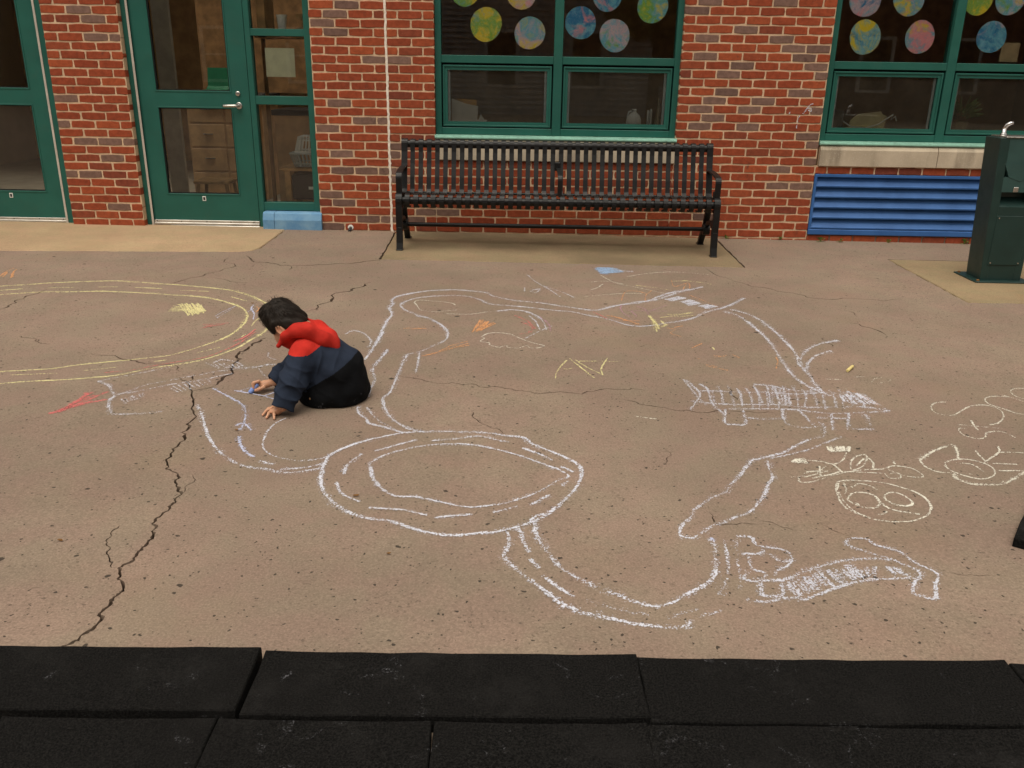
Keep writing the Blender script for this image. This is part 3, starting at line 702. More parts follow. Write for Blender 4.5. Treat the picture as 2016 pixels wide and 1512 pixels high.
MB().tube([(BX0, 6.700, .382+BZ), (BX1, 6.700, .382+BZ)], .029, 16).obj('front_rail', 'black', bench, 'auto')
MB().tube([(BX0, 7.020, .400+BZ), (BX1, 7.020, .400+BZ)], .010, 12).obj('seat_rail', 'black', bench, 'auto')
MB().tube([(BX0, 6.99, .150+BZ), (BX1, 6.99, .150+BZ)], .017, 12).obj('stretcher', 'black', bench, 'auto')
arm = [(7.050, .600), (7.00, .606), (6.85, .600), (6.755, .588)] + arc((6.735, .545), .043, 75, 195, 7) + [(6.695, .49), (6.698, .436)]
arm = [(a, b+BZ) for a, b in arm]
for sx, xx in ((-1, BX0), (1, BX1)):
    e = MB().bar(slat_prof, xx-.024, xx+.024, .012); ef = e.obj('end_frame', 'black', bench)
    a = MB().bar(arm, xx-.022, xx+.022, .012); a.obj('armrest', 'black', ef)
    bx('arm_bracket', 'black', ef, xx-.012, xx+.012, 6.74, 6.80, .425+BZ, .475+BZ, .004)
    lx = xx
    fl = [(6.668, .400), (6.662, .30), (6.668, .18), (6.655, .06), (6.640, .0)]
    z0 = gz(xx)-BZ
    MB().bar([(p, max(q, z0)+BZ) for p, q in fl], lx-.024, lx+.024, .034).obj('leg', 'black', ef)
    rl = [(6.96, .395), (6.975, .28), (7.03, .16), (7.12, .06), (7.165, .0)]
    MB().bar([(p, max(q, z0)+BZ) for p, q in rl], lx-.022, lx+.022, .034).obj('leg', 'black', ef)
    MB().bar([(p, q+BZ) for p, q in [(6.655, .165), (6.72, .21), (6.82, .235), (6.92, .21), (6.998, .165)]], lx-.014, lx+.014, .028).obj('leg_brace', 'black', ef)
    MB().lathe([(.045, -.026), (.045, .026)], (lx, 6.992, .150+BZ), 18, 0).obj('brace_boss', 'black', ef)
    bx('foot', 'black', ef, lx-.026, lx+.026, 6.615, 6.675, z0+BZ+.001, z0+BZ+.010, .002); bx('foot', 'black', ef, lx-.026, lx+.026, 7.135, 7.205, z0+BZ+.001, z0+BZ+.010, .002)
xx = .322
ma = MB().bar(arm, xx-.017, xx+.017, .011).obj('middle_armrest', 'black', bench)
bx('arm_bracket', 'black', ma, xx-.030, xx+.014, 7.028, 7.060, .585+BZ, .650+BZ, .004)
# ------------------------------------------------------------------ drinking fountain
fo = tag(empty('drinking_fountain'), 'dark green pedestal drinking fountain at the right edge', 'fountain')
fx0, fx1, fy0, fy1 = 3.262, 3.545, 5.985, 6.185; fz = gz(3.4)+.0015; ft = .955
mb = MB()
# shell: side walls, stepped front with two recesses
def q4(mb, *p): mb.add(p, [tuple(range(len(p)))])
xa, xb = fx0+.055, fx1-.055; y_in = fy0+.085
mb.box(fx0, xa, fy0, fy1, fz+.008, ft, .004); mb.box(xb, fx1, fy0, fy1, fz+.008, ft, .004)
mb.box(xa-.004, xb+.004, y_in, fy1-.001, fz+.009, ft-.002)
mb.box(xa-.004, xb+.004, fy0+.002, y_in+.004, fz+.009, .50)
mb.prism([(fy0+.002, .50), (y_in+.002, .50), (y_in+.002, .56)], xa-.003, xb+.003, 'x')
body = mb.obj('pedestal', 'fgreen', fo)
bw = MB()
# faceted bowl front: sloping apron
p = [(xa-.01, fy0-.002, .79), (xb+.01, fy0-.002, .79), (xb-.035, fy0-.002, .70), ((xa+xb)/2+.01, fy0-.002, .672), (xa+.025, fy0-.002, .70)]
b2 = [(a, y_in, c-.02) for a, b_, c in p]
bw.add(p+b2, [(0, 1, 2, 3, 4), (9, 8, 7, 6, 5)]+[(i, (i+1) % 5, 5+(i+1) % 5, 5+i) for i in range(5)])
bw.box(xa-.008, xb+.008, fy0+.004, fy0+.02, .785, ft-.004)
bw.prism([(fy0+.0005, .60), (fy0+.0005, .70), (y_in, .70), (y_in, .64)], xa-.004, xb+.004, 'x')
bw.obj('bowl_apron', simple('lit_green_enamel', (.030, .075, .070), .38, 0, .5, .1, 9, .05), fo)  # paler than the pedestal: light on the up-facing bowl painted into its colour
bx('basin_top', 'steel', fo, fx0+.03, fx1-.01, fy0-.004, fy1+.002, ft-.001, ft+.008, .003)
bx('base_plate', 'fgreen', fo, fx0-.055, fx1+.055, fy0-.055, fy1+.075, fz+.0005, fz+.011, .003)
for a, b in ((fx0-.03, fy0-.03), (fx1+.03, fy0-.03), (fx0-.03, fy1+.045), (fx1+.03, fy1+.045)):
    MB().lathe([(.011, 0), (.011, .008), (.006, .011)], (a, b, fz+.0105), 8, 2).obj('anchor_bolt', 'leafd', fo)
MB().lathe([(.020, 0), (.018, .012), (.012, .02), (.012, .045)], (3.318, fy0+.10, ft+.007), 16, 2).tube([(3.318, fy0+.10, ft+.045), (3.319, fy0+.098, ft+.060), (3.327, fy0+.092, ft+.078), (3.343, fy0+.085, ft+.090), (3.356, fy0+.080, ft+.092)], [.012, .012, .013, .012, .009], 12).obj('bubbler', 'chrome', fo, True)
for q in fo.children:          # the cabinet widens towards the basin
    if q.name.split('.')[0] in ('base_plate', 'anchor_bolt'): continue
    for v in q.data.vertices: v.co.x -= .050*max(0, (v.co.z-fz)/ft)*(fx1-v.co.x)/(fx1-fx0)
bx('push_button', 'steel', fo, fx0+.10, fx0+.135, fy0-.008, fy0+.001, .60, .635, .004)
bx('access_panel', 'fgreen', fo, fx0+.03, fx1-.03, fy0-.004, fy0+.003, .10, .44, .002)
for a in (fx0+.045, fx1-.045):
    for b in (.115, .425): MB().lathe([(.005, 0), (.005, -.003)], (a, fy0-.004, b), 8, 1).obj('screw', 'steel', fo)
# ------------------------------------------------------------------ rubber mats
def mat_mesh(wx, wy, th, seed, ch=.0032):
    r = random.Random(seed); nx, ny = max(2, int(wx/.07)), max(2, int(wy/.07)); bm = bmesh.new()
    g = [[None]*(ny+1) for _ in range(nx+1)]
    for i in range(nx+1):
        for j in range(ny+1):
            ex = min(i, nx-i, j, ny-j)
            lift = .004*((2*i/nx-1)**4*abs(2*j/ny-1))*r.uniform(.5, 1)
            x = wx*i/nx; y = wy*j/ny
            if 0 < i < nx: x += r.uniform(-.002, .002)
            if 0 < j < ny: y += r.uniform(-.002, .002)
            if i in (0, nx): x += r.uniform(-.002, .002)
            if j in (0, ny): y += r.uniform(-.002, .002)
            g[i][j] = bm.verts.new((x, y, th+lift+r.uniform(-.0008, .0008)))
    for i in range(nx):
        for j in range(ny): bm.faces.new((g[i][j], g[i+1][j], g[i+1][j+1], g[i][j+1]))
    ring = [g[i][0] for i in range(nx)]+[g[nx][j] for j in range(ny)]+[g[i][ny] for i in range(nx, 0, -1)]+[g[0][j] for j in range(ny, 0, -1)]
    cx, cy = wx/2, wy/2
    lo = []
    for v in ring: lo.append(bm.verts.new((v.co.x, v.co.y, 0)))
    mid = []
    for v in ring:
        mid.append(bm.verts.new((v.co.x, v.co.y, v.co.z-ch)))
    for v in ring:
        v.co.x += ch*.8*(1 if v.co.x < .01 else -1 if v.co.x > wx-.01 else 0); v.co.y += ch*.8*(1 if v.co.y < .01 else -1 if v.co.y > wy-.01 else 0)
    n = len(ring)
    for i in range(n):
        k = (i+1) % n; bm.faces.new((ring[i], mid[i], mid[k], ring[k])); bm.faces.new((mid[i], lo[i], lo[k], mid[k]))
    bm.faces.new(lo[::-1])
    me = bpy.data.meshes.new('rubber_mat'); bm.to_mesh(me); bm.free(); return me
def rmat(label, x, y, wx, wy, th, seed, rz=0., group='black rubber edging mats'):
    o = link('rubber_mat', mat_mesh(wx, wy, th, seed), 'rubber'); o.location = (x, y, gz(x)+.001); o.rotation_euler.z = R_(rz)
    tag(o, label, 'rubber mat', group); return o
xs = [-1.447, -.567, .303, 1.180]
lb = ['long black rubber mat at the lower left, touching the left edge', 'long black rubber mat in the middle of the front row', 'long black rubber mat right of centre in the front row', 'black rubber mat showing only a sliver at the lower right corner']
for i, x in enumerate(xs): rmat(lb[i], x, 1.462+i*.006, .868, .213, .043, 30+i, .9)
xs = [-1.052, -.602, -.150, .298, .745]
lb = ['square black rubber mat in the bottom left corner', 'square black rubber mat along the bottom edge, second from left', 'square black rubber mat at the centre of the bottom edge', 'square black rubber mat along the bottom edge, second from right', 'square black rubber mat in the bottom right corner']
for i, x in enumerate(xs): rmat(lb[i], x, 1.006+i*.006, .4485, .445, .040, 50+i, .9, 'square rubber mats along the bottom edge')
rmat('corner of a black rubber mat at the right edge beside chalk lettering', 1.526, 2.318, .87, .5, .026, 71, -37, 'black rubber edging mats')

# ------------------------------------------------------------------ classroom seen through the glass
YI = D+.13
struct(bx('classroom_floor', 'ifloor', None, -7, 7, YI, 13.0, -.2, .012)); 
for a, b in ((YI-.02, 7.74), (8.12, 13.0)): struct(bx('classroom_ceiling', 'iwall', None, -1.375, 7, a, b, 2.9, 3.08))
struct(bx('added_skylight', 'glassd', None, -1.374, 7, 7.74, 8.12, 3.085, 3.095))  # added unseen roof opening, lets sky light fall on the window ledges
for a, b in ((YI-.02, 8.25), (9.45, 13.0)): struct(bx('classroom_ceiling', 'iwall', None, -7, -1.375, a, b, 2.9, 3.08))
struct(bx('added_skylight', 'glassd', None, -7, -1.375, 8.25, 9.45, 3.085, 3.095))  # unseen opening added to brighten the room behind the door glass
struct(bx('classroom_wall', 'cabinet', None, -7, 7, 12.9, 13.1, 0, 2.9)); struct(bx('classroom_wall', 'iwall', None, -7.1, -7, YI-.02, 13.0, 0, 2.9)); struct(bx('classroom_wall', 'iwall', None, 7, 7.1, YI-.02, 13.0, 0, 2.9))
struct(bx('classroom_wall', 'iwall', None, -1.45, -1.30, YI, 13.0, .012, 2.9))
for a, b, z0, z1 in ((-3.83, -3.22, 0, 2.9), (-1.69, -.70, 0, 2.9), (1.315, 2.505, 0, 2.9), (-.70, 1.315, 0, .77), (2.505, 4.53, 0, .77), (-.70, 1.315, 2.31, 2.9), (2.505, 4.53, 2.31, 2.9), (4.53, 7, 0, 2.9), (-7, -4.95, 0, 2.9), (-4.95, -3.83, 2.25, 2.9), (-3.22, -1.69, 2.25, 2.9)):
    struct(bx('inner_wall', 'iwall', None, a, b, YI-.012, YI+.03, z0+.012, z1-.002))

for a, b in ((D+.06, 7.72), (8.14, 13.2)): struct(bx('outer_roof', 'roof', None, -1.375, 7.2, a, b, TOP*CH+.001, TOP*CH+.12))
for a, b in ((D+.06, 8.22), (9.48, 13.2)): struct(bx('outer_roof', 'roof', None, -7.2, -1.376, a, b, TOP*CH+.001, TOP*CH+.12))
# door glass: partition with pale edge, cabinets, stool, bin
cabn = tag(empty('drawer_cabinet'), 'brown wooden drawer cabinet inside, behind the handled door', 'cabinet')
cx0, cx1 = wp(372, 260, 9.15)[0], wp(520, 260, 9.15)[0]; cw = (cx1-cx0)/2
bx('carcass', 'cabinet', cabn, cx0, cx1, 9.15, 9.75, .013, 1.02, .004); bx('counter', 'dark', cabn, cx0-.03, cx1+.03, 9.11, 9.76, 1.021, 1.06, .004)
for i in range(4):
    for a in (cx0+.02, cx0+cw+.01):
        d = bx('drawer', 'cabinet', cabn, a, a+cw-.03, 9.13, 9.149, .06+i*.24, .28+i*.24, .004); bx('pull', 'steel', d, a+cw*.35, a+cw*.6, 9.11, 9.13, .18+i*.24, .19+i*.24)
bx('upper_wall_panel', 'woodd', cabn, cx0, cx1+.4, 9.70, 9.76, 1.06, 2.3)
px0, px1 = wp(312, 150, 8.6)[0], wp(345, 150, 8.6)[0]
pt = tag(bx('partition', simple('grey_partition', (.42, .39, .33), .7), None, px0, px1, 8.60, 8.65, .013, 2.5, .005), 'grey partition panel inside, at the left of the door glass', 'partition')
stl = tag(empty('wooden_stool'), 'small wooden stool inside, low behind the door glass', 'stool')
sx0, sx1 = wp(385, 330, 8.15)[0], wp(455, 330, 8.15)[0]
bx('seat', 'wood', stl, sx0, sx1, 8.05, 8.33, .30, .328, .006)
for a, e in ((sx0+.035, -.03), (sx1-.035, .03)):
    for b in (8.08, 8.30): MB().tube([(a, b, .301), (a+e, b+(.02 if b > 8.2 else -.02), .013)], [.018, .015], 8).obj('leg', 'wood', stl)
bx('stretcher', 'wood', stl, sx0+.02, sx1-.02, 8.18, 8.20, .13, .15)
ba, bb = wp(331, 365, 8.0)[0], wp(361, 365, 8.0)[0]
bn = MB().prism([(ba+.01, .013), (bb-.01, .013), (bb, .20), (ba, .20)], 7.95, 8.15, 'y'); bn = tag(bn.obj('storage_bin', 'bluep'), 'blue plastic bin on the floor behind the door glass', 'bin')
chg = tag(empty('chair'), 'green plastic chair on the counter behind the door glass', 'chair'); ga, gb = wp(400, 150, 9.3)[0], wp(446, 150, 9.3)[0]
MB().bar([(9.05, 1.07), (9.20, 1.075), (9.36, 1.085), (9.42, 1.12), (9.46, 1.30)], ga, gb, .02).obj('shell', 'greenp', chg); bx('base_frame', 'steel', chg, ga+.03, gb-.03, 9.15, 9.40, 1.061, 1.066)
# sidelight shelf things
sh = tag(empty('shelf_unit'), 'wooden shelf unit just inside the sidelight', 'shelf'); y0 = YI+.035
bx('upright', 'wood', sh, -2.16, -2.09, y0+.02, y0+.30, 1.54, 2.3, .003); bx('shelf', 'wood', sh, -2.19, -1.70, y0+.02, y0+.30, 1.545, 1.585, .002)
bx('leg', 'woodd', sh, -2.205, -2.18, y0+.26, y0+.30, .013, 1.545); bx('leg', 'woodd', sh, -1.735, -1.70, y0+.26, y0+.30, .013, 1.545)
sb = 1.586
cup = tag(MB().lathe([(.030, 0), (.041, .125), (.044, .127), (.044, .140), (.040, .140), (.028, .006)], (-1.975, y0+.10, sb), 24).obj('cup', 'white', None, 'auto'), 'white plastic cup on the shelf in the top sidelight pane', 'cup')
pz = [(-1.835, sb), (-1.755, sb), (-1.755, sb+.15), (-1.845, sb+.15), (-1.845, sb+.115)]+[(-1.825+.030*math.sin(R_(a)), sb+.078+.034*math.cos(R_(a))) for a in (10, 45, 90, 135, 170)]+[(-1.842, sb+.04)]
tag(MB().prism(pz, y0+.06, y0+.085, 'y').obj('wooden_cutout', 'wood'), 'pale wooden cut-out shape beside the white cup', 'wooden shape')
tag(MB().add([(*wp(521, 94, YF+.0555)[[0]], YF+.0555, wp(521, 94, YF+.0555)[2]), (wp(579, 95, YF+.0555)[0], YF+.0555, wp(579, 95, YF+.0555)[2]), (wp(582, 152, YF+.0555)[0], YF+.0575, wp(582, 152, YF+.0555)[2]), (wp(525, 151, YF+.0555)[0], YF+.0575, wp(525, 151, YF+.0555)[2])], [(0, 1, 2, 3)]).obj('paper_sheet', 'paperg'), 'pale green square paper taped inside the sidelight glass', 'paper')
sk = tag(empty('sink_counter'), 'dark sink counter with gooseneck tap inside the sidelight', 'counter')
bx('counter', 'dark', sk, -2.28, -1.47, 8.30, 8.90, .90, .95, .004); bx('cabinet_front', 'cabinet', sk, -2.26, -1.47, 8.33, 8.88, .013, .90)
MB().tube([(-1.90, 8.5, .95), (-1.90, 8.5, 1.13)]+[(-1.81+.09*math.cos(R_(a)), 8.5, 1.13+.09*math.sin(R_(a))) for a in (180, 150, 120, 90, 60, 30, 0)]+[(-1.72, 8.5, 1.06)], .012, 10).obj('tap', 'dark', sk, True)
tb = tag(empty('table'), 'low wooden table inside the bottom sidelight pane', 'table')
bx('table_top', 'wood', tb, -2.08, -1.47, y0+.08, y0+.50, .468, .492, .004); bx('apron', 'wood', tb, -2.02, -1.50, y0+.10, y0+.12, .11, .19, .003); bx('leg', 'wood', tb, -2.045, -1.99, y0+.09, y0+.13, .013, .468, .003)
bx('leg', 'wood', tb, -2.045, -1.99, y0+.44, y0+.48, .013, .468, .003); bx('leg', 'wood', tb, -1.53, -1.48, y0+.44, y0+.48, .013, .468, .003); bx('leg', 'wood', tb, -1.53, -1.48, y0+.09, y0+.13, .013, .468, .003)
dr = bx('drawer', 'dark', tb, -1.985, -1.54, y0+.10, y0+.42, .22, .44, .01); bx('drawer_label', 'white', dr, -1.84, -1.79, y0+.097, y0+.0995, .31, .335)
def basket(label, xc, yc, z0, wx, wy, hh, flip, mat, n=11):
    t = tag(empty('basket'), label, 'basket', 'plastic baskets stacked on the low table')
    s = .82
    def P(u, v, k):     # u,v in -1..1, k 0..1 height
        e = s+(1-s)*k; return (xc+u*wx/2*e, yc+v*wy/2*e, z0+(k if not flip else 1-k)*hh)
    rim = MB(); c4 = [P(-1, -1, 1), P(1, -1, 1), P(1, 1, 1), P(-1, 1, 1), P(-1, -1, 1)]; rim.tube(c4, .009, 6).obj('rim', mat, t)
    lo = MB(); lo.add([P(-1, -1, 0), P(1, -1, 0), P(1, 1, 0), P(-1, 1, 0)], [(0, 1, 2, 3)]).obj('base', mat, t)
    for k in (.25,):
        MB().tube([P(-1, -1, k), P(1, -1, k), P(1, 1, k), P(-1, 1, k), P(-1, -1, k)], .006, 5).obj('band', mat, t)
    rb = MB()
    for i in range(n+1):
        u = -1+2*i/n
        for v in (-1, 1): rb.tube([P(u, v, 0), P(u, v, 1)], .006, 5)
    for i in range(6):
        v = -1+2*i/5
        for u in (-1, 1): rb.tube([P(u, v, 0), P(u, v, 1)], .006, 5)
    rb.obj('ribs', mat, t); return t
basket('grey slatted plastic basket on the low table inside the sidelight', -1.80, y0+.27, .498, .38, .30, .115, False, 'greyp')
basket('pale slatted basket turned over on the grey basket', -1.785, y0+.28, .624, .33, .26, .13, True, 'white')
# ledge things behind the lower sashes
LZ = .869; yl = YF+.105
t = tag(empty('paper_tray'), 'white tray of upright papers behind the lower left sash', 'tray')
bx('tray', 'white', t, -.575, -.275, yl+.03, yl+.20, LZ, LZ+.048, .003)
MB().prism([(-.570, LZ+.05), (-.355, LZ+.05), (-.345, LZ+.165), (-.455, LZ+.185), (-.570, LZ+.225)], yl+.05, yl+.053, 'y').obj('sheet', 'paperw', t)
MB().prism([(-.57, LZ+.05), (-.36, LZ+.05), (-.362, LZ+.215), (-.52, LZ+.222)], yl+.08, yl+.083, 'y').obj('card', 'orange', t)
MB().prism([(-.345, LZ+.05), (-.29, LZ+.05), (-.325, LZ+.105)], yl+.06, yl+.064, 'y').obj('sheet', 'paperw', t)
tag(bx('paper_pad', 'white', None, .40, .80, yl+.02, yl+.16, LZ, LZ+.022, .002), 'flat white pad lying behind the lower right sash', 'paper')
jug = tag(empty('jug'), 'white plastic jug standing behind the lower right sash', 'jug')
MB().lathe([(.062, 0), (.066, .02), (.064, .075), (.045, .115), (.020, .135), (.018, .15), (.021, .152), (.021, .162)], (.985, yl+.10, LZ), 20).obj('body', 'white', jug, True)
MB().tube([(.962, yl+.095, LZ+.142), (.940, yl+.09, LZ+.138), (.930, yl+.088, LZ+.11), (.927, yl+.09, LZ+.07)], .008, 8).obj('handle', 'white', jug, True)
for i, (xx, hh) in enumerate(((1.105, .155), (1.128, .165))):
    tag(MB().lathe([(.011, 0), (.011, hh*.9), (.006, hh)], (xx, yl+.09, LZ), 10).obj('glue_bottle', 'white', None, 'auto'), ['slim white bottle beside the jug, nearer to it', 'slim white bottle beside the jug, farther from it'][i], 'bottle', 'slim bottles on the window ledge')
tag(MB().lathe([(.030, 0), (.034, .02), (.014, .10), (.010, .24), (.004, .25)], (1.19, yl+.09, LZ), 14).obj('vase', 'kraft', None, 'auto'), 'slender brown vase in the right corner of the sash', 'vase')
pp = tag(empty('paper_pile'), 'messy pile of yellowish papers behind the sash above the louvre', 'paper pile')
r = random.Random(8)
for i in range(9):
    a = r.uniform(-.2, .2); mm = MB(); x0 = 2.82+r.uniform(-.04, .04); wd = .36+r.uniform(-.06, .1)
    mm.add([(x0, yl+.03, LZ+.002+i*.004), (x0+wd, yl+.03+a*.05, LZ+.002+i*.004+r.uniform(0, .01)), (x0+wd+.03, yl+.22, LZ+.004+i*.004), (x0+.02, yl+.22, LZ+.004+i*.004)], [(0, 1, 2, 3)]); mm.obj('sheet', 'papery' if i % 3 else 'paperw', pp)
MB().prism([(2.83, LZ+.045), (3.13, LZ+.045), (3.145, LZ+.135), (3.10, LZ+.155), (3.09, LZ+.175), (2.90, LZ+.150), (2.84, LZ+.10)], yl+.10, yl+.112, 'y').obj('folder', 'papery', pp)
MB().tube([(2.75, yl+.06, LZ+.10), (2.83, yl+.05, LZ+.05), (2.95, yl+.05, LZ+.04), (3.06, yl+.05, LZ+.07), (3.18, yl+.06, LZ+.155), (3.165, yl+.06, LZ+.11), (3.20, yl+.06, LZ+.14), (3.215, yl+.06, LZ+.10)], .006, 6).obj('ribbon', 'white', pp, True)
tag(bx('dark_box', 'dark', None, 2.62, 2.76, yl+.05, yl+.2, LZ, LZ+.18, .004), 'dark box at the left behind the sash above the louvre', 'box')
pl = tag(empty('reflection_plant'), 'leafy plant standing in for a reflection behind the sash nearest the fountain', 'plant')  # added indoors in place of a plant's reflection in the pane
MB().lathe([(.05, 0), (.07, .10), (.075, .10)], (3.80, yl+.16, LZ), 16).obj('pot', 'kraft', pl, 'auto')
lm = MB(); r = random.Random(4)
for i in range(110):
    a = r.uniform(0, 6.28); e = r.uniform(-.1, 1.2); L = r.uniform(.08, .20); b = np.array([3.80, yl+.16, LZ+.12+r.uniform(0, .05)])
    d = np.array([math.cos(a)*math.cos(e), .5*math.sin(a)*math.cos(e), math.sin(e)]); c = b+d*L; s = np.array([-d[1], d[0], 0])*.02+np.array([0, 0, .01])
    lm.add([b+d*L*.4, b+d*L*.7+s, c, b+d*L*.7-s], [(0, 1, 2, 3)])
lm.obj('leaves', 'weed', pl)
tg = bx('foil_card', 'kraft', None, *sorted((wp(1978, 60, YF+.06)[0], wp(2014, 60, YF+.06)[0])), YF+.058, YF+.062, wp(1980, 122, YF+.06)[2], wp(1980, 84, YF+.06)[2])
tag(tg, 'crumpled gold card at the foot of the upper right pane', 'card')
# ------------------------------------------------------------------ painted paper discs hung inside the panes
def m_disc(i, cols, seed):
    s = NT('tissue_disc_%d' % i)
    v = s.vmath('ADD', s.pos, (seed*3.1, seed*1.7, seed*.9))
    n1 = s.noise(7.5, 4, .6, v, .8); n2 = s.noise(6, 4, .6, s.vmath('ADD', v, (7.3, 1, 2)), .8)
    c = s.ramp(n1, [(.30, cols[0]), (.45, cols[1]), (.58, cols[2]), (.72, cols[0])])
    c = s.mix(s.step(n2, .52, .68), c, cols[3])
    c = s.mix(s.math('MULTIPLY', s.step(s.noise(60, 4, .7, v), .5, .7), .2), c, (.75, .72, .62)); c = mul_node(s, c, 1.75)
    return s.done(s.bsdf(c, .85, 0, .2, s.bump(s.noise(25, 4, .6, v), .6, .006)))
Y_, B1, B2, P_, L_c, G1 = (.64, .54, .05), (.03, .20, .40), (.14, .40, .52), (.66, .28, .32), (.52, .42, .48), (.20, .42, .10)
discs = [((957, 48), 27.5, (Y_, G1, Y_, B2), 'yellow green paper disc, lower left in the window above the bench'),
 ((1043, 65), 26.5, (Y_, B2, L_c, Y_), 'yellow and lilac paper disc left of the window mullion above the bench'),
 ((1143, 45), 26.5, (B1, B2, B1, P_), 'blue paper disc with pink edge, right of the mullion above the bench'),
 ((1210, 70), 26.5, (B2, L_c, B2, G1), 'pale blue green paper disc, lowest in the window above the bench'),
 ((915, -22), 27, (G1, B2, G1, Y_), 'green paper disc cut off by the top, left in the window above the bench'),
 ((1027, -16), 27, (Y_, P_, L_c, Y_), 'pink and yellow paper disc cut off by the top, above the bench'),
 ((1197, -11), 26.5, (B1, B2, B1, P_), 'blue paper disc cut off by the top, right pane above the bench'),
 ((1285, 13), 26.5, (Y_, G1, B2, G1), 'green yellow paper disc at the right end of the window above the bench'),
 ((1704, 0), 27, (B1, L_c, B2, P_), 'blue lilac paper disc cut off by the top, left over the louvre'),
 ((1790, -2), 27, (L_c, B2, Y_, P_), 'pink blue paper disc cut off by the top, second over the louvre'),
 ((1703, 73), 27.5, (Y_, B2, Y_, B1), 'yellow and blue paper disc, lower left in the window over the louvre'),
 ((1811, 73), 26, (L_c, B2, P_, Y_), 'lilac creased paper disc, lower right of the left pane over the louvre'),
 ((1927, -3), 26, (Y_, G1, Y_, B2), 'olive yellow paper disc cut off by the top, right of the far mullion'),
 ((1990, -3), 26, (G1, B2, L_c, Y_), 'grey green paper disc cut off by the top right corner'),
 ((1952, 73), 26, (B1, B2, B1, L_c), 'blue tie-dyed paper disc above the drinking fountain')]
for i, ((px, py), rp, cols, lab) in enumerate(discs):
    yd = YF+.044; c = wp(px, py, yd); rr = rp*c[1]/F*1.03; r = random.Random(i); n = 36
    v = []
    for s_ in (0, 1):
        for k in range(n):
            a = 2*math.pi*k/n; q = rr*(1+.028*math.sin(2*a+i)+.012*math.sin(3*a+2*i)+r.uniform(-.009, .009)); v.append((c[0]+q*math.cos(a), yd+s_*.0015+.004*math.sin(a*1.0+i), c[2]+q*math.sin(a)*1.04))
    f = [tuple(range(n)), tuple(range(2*n-1, n-1, -1))]+[(k, (k+1) % n, n+(k+1) % n, n+k) for k in range(n)]
    tag(MB().add(v, f).obj('paper_disc', m_disc(i, cols, i+1)), lab, 'paper disc', 'painted paper discs hung in the windows')
# ------------------------------------------------------------------ what the panes mirror: houses and a tree across the yard
def house(label, xa, xb, y, hh, mat, group='houses across the yard'):
    t = tag(empty('house'), label, 'house', group)
    bx('wall', mat, t, xa, xb, y-7, y-.05, -.25, hh)
    sd_ = MB(); z = 0
    while z < hh: sd_.prism([(y-.05, z), (y+.02, z), (y-.045, z+.16)], xa, xb, 'x'); z += .16
    stuff(sd_.obj('siding', mat, t))
    n = int((xb-xa)/2.6)
    for fl in (0, 1):
        for i in range(n):
            cx = xa+(i+.5)*(xb-xa)/n; zb = .9+fl*2.9
            if zb+1.6 > hh: continue
            wn = bx('window', 'trim', t, cx-.55, cx+.55, y-.06, y+.06, zb-.1, zb+1.6); bx('pane', 'hglass', wn, cx-.43, cx+.43, y+.05, y+.07, zb, zb+.72); bx('pane', 'hglass', wn, cx-.43, cx+.43, y+.05, y+.07, zb+.78, zb+1.5)
    MB().prism([(xa-.3, hh), ((xa+xb)/2, hh+2.6), (xb+.3, hh)], y-7.2, y+.3, 'y').obj('roof', 'roof', t)
house('grey clapboard house across the yard, mirrored in the windows', -4.5, 6.0, -13.5, 6.0, 'siding')
house('dark red clapboard house across the yard, mirrored at the right', 7.2, 24, -14.5, 5.6, simple('red_siding', (.09, .03, .028), .7))
house('brown clapboard house across the yard, mirrored in the doors', -30, -5.6, -14.5, 6.2, simple('brown_siding', (.08, .06, .045), .7))
tr = tag(empty('tree'), 'leafy tree across the yard, mirrored in the window above the bench', 'tree')
MB().tube([(3.6, -9.5, gz(3.6)), (3.6, -9.5, 1.3), (3.7, -9.45, 2.6), (3.6, -9.4, 4.6)], [.17, .14, .11, .04], 10).obj('trunk', 'bark', tr, True)
lm = MB(); r = random.Random(9)
for i in range(16):
    a = r.uniform(0, 6.28); e = np.array([3.65+1.3*math.cos(a), -9.45+1.3*math.sin(a), 3.0+r.uniform(0, 1.8)]); lm2 = MB().tube([(3.65, -9.45, 2.0+i*.12), (e+np.array([3.65, -9.45, 2.6+i*.1]))/2+np.array([0, 0, .2]), e], [.05, .03, .012], 6); lm2.obj('limb', 'bark', tr)
for i in range(5200):
    d = rng.normal(size=3); d /= np.linalg.norm(d); q = np.array([3.65, -9.45, 3.6])+d*np.array([1.7, 1.7, 1.5])*r.uniform(.35, 1)**.6; s = rng.normal(size=3)*.07; u = rng.normal(size=3)*.07
    lm.add([q-s, q+u, q+s, q-u], [(0, 1, 2, 3)])
lm.obj('crown', 'leaf', tr)
arch = tag(MB().tube([(-5.0, -2.2, -.05)]+[(-5.0+.55-.55*math.cos(R_(a)), -2.2, 1.25+.55*math.sin(R_(a))) for a in range(0, 181, 15)]+[(-3.9, -2.2, -.05)], .05, 12).obj('climbing_arch', 'redtube', None, True), 'red tubular climbing arch in the yard, mirrored in the door', 'climbing arch')
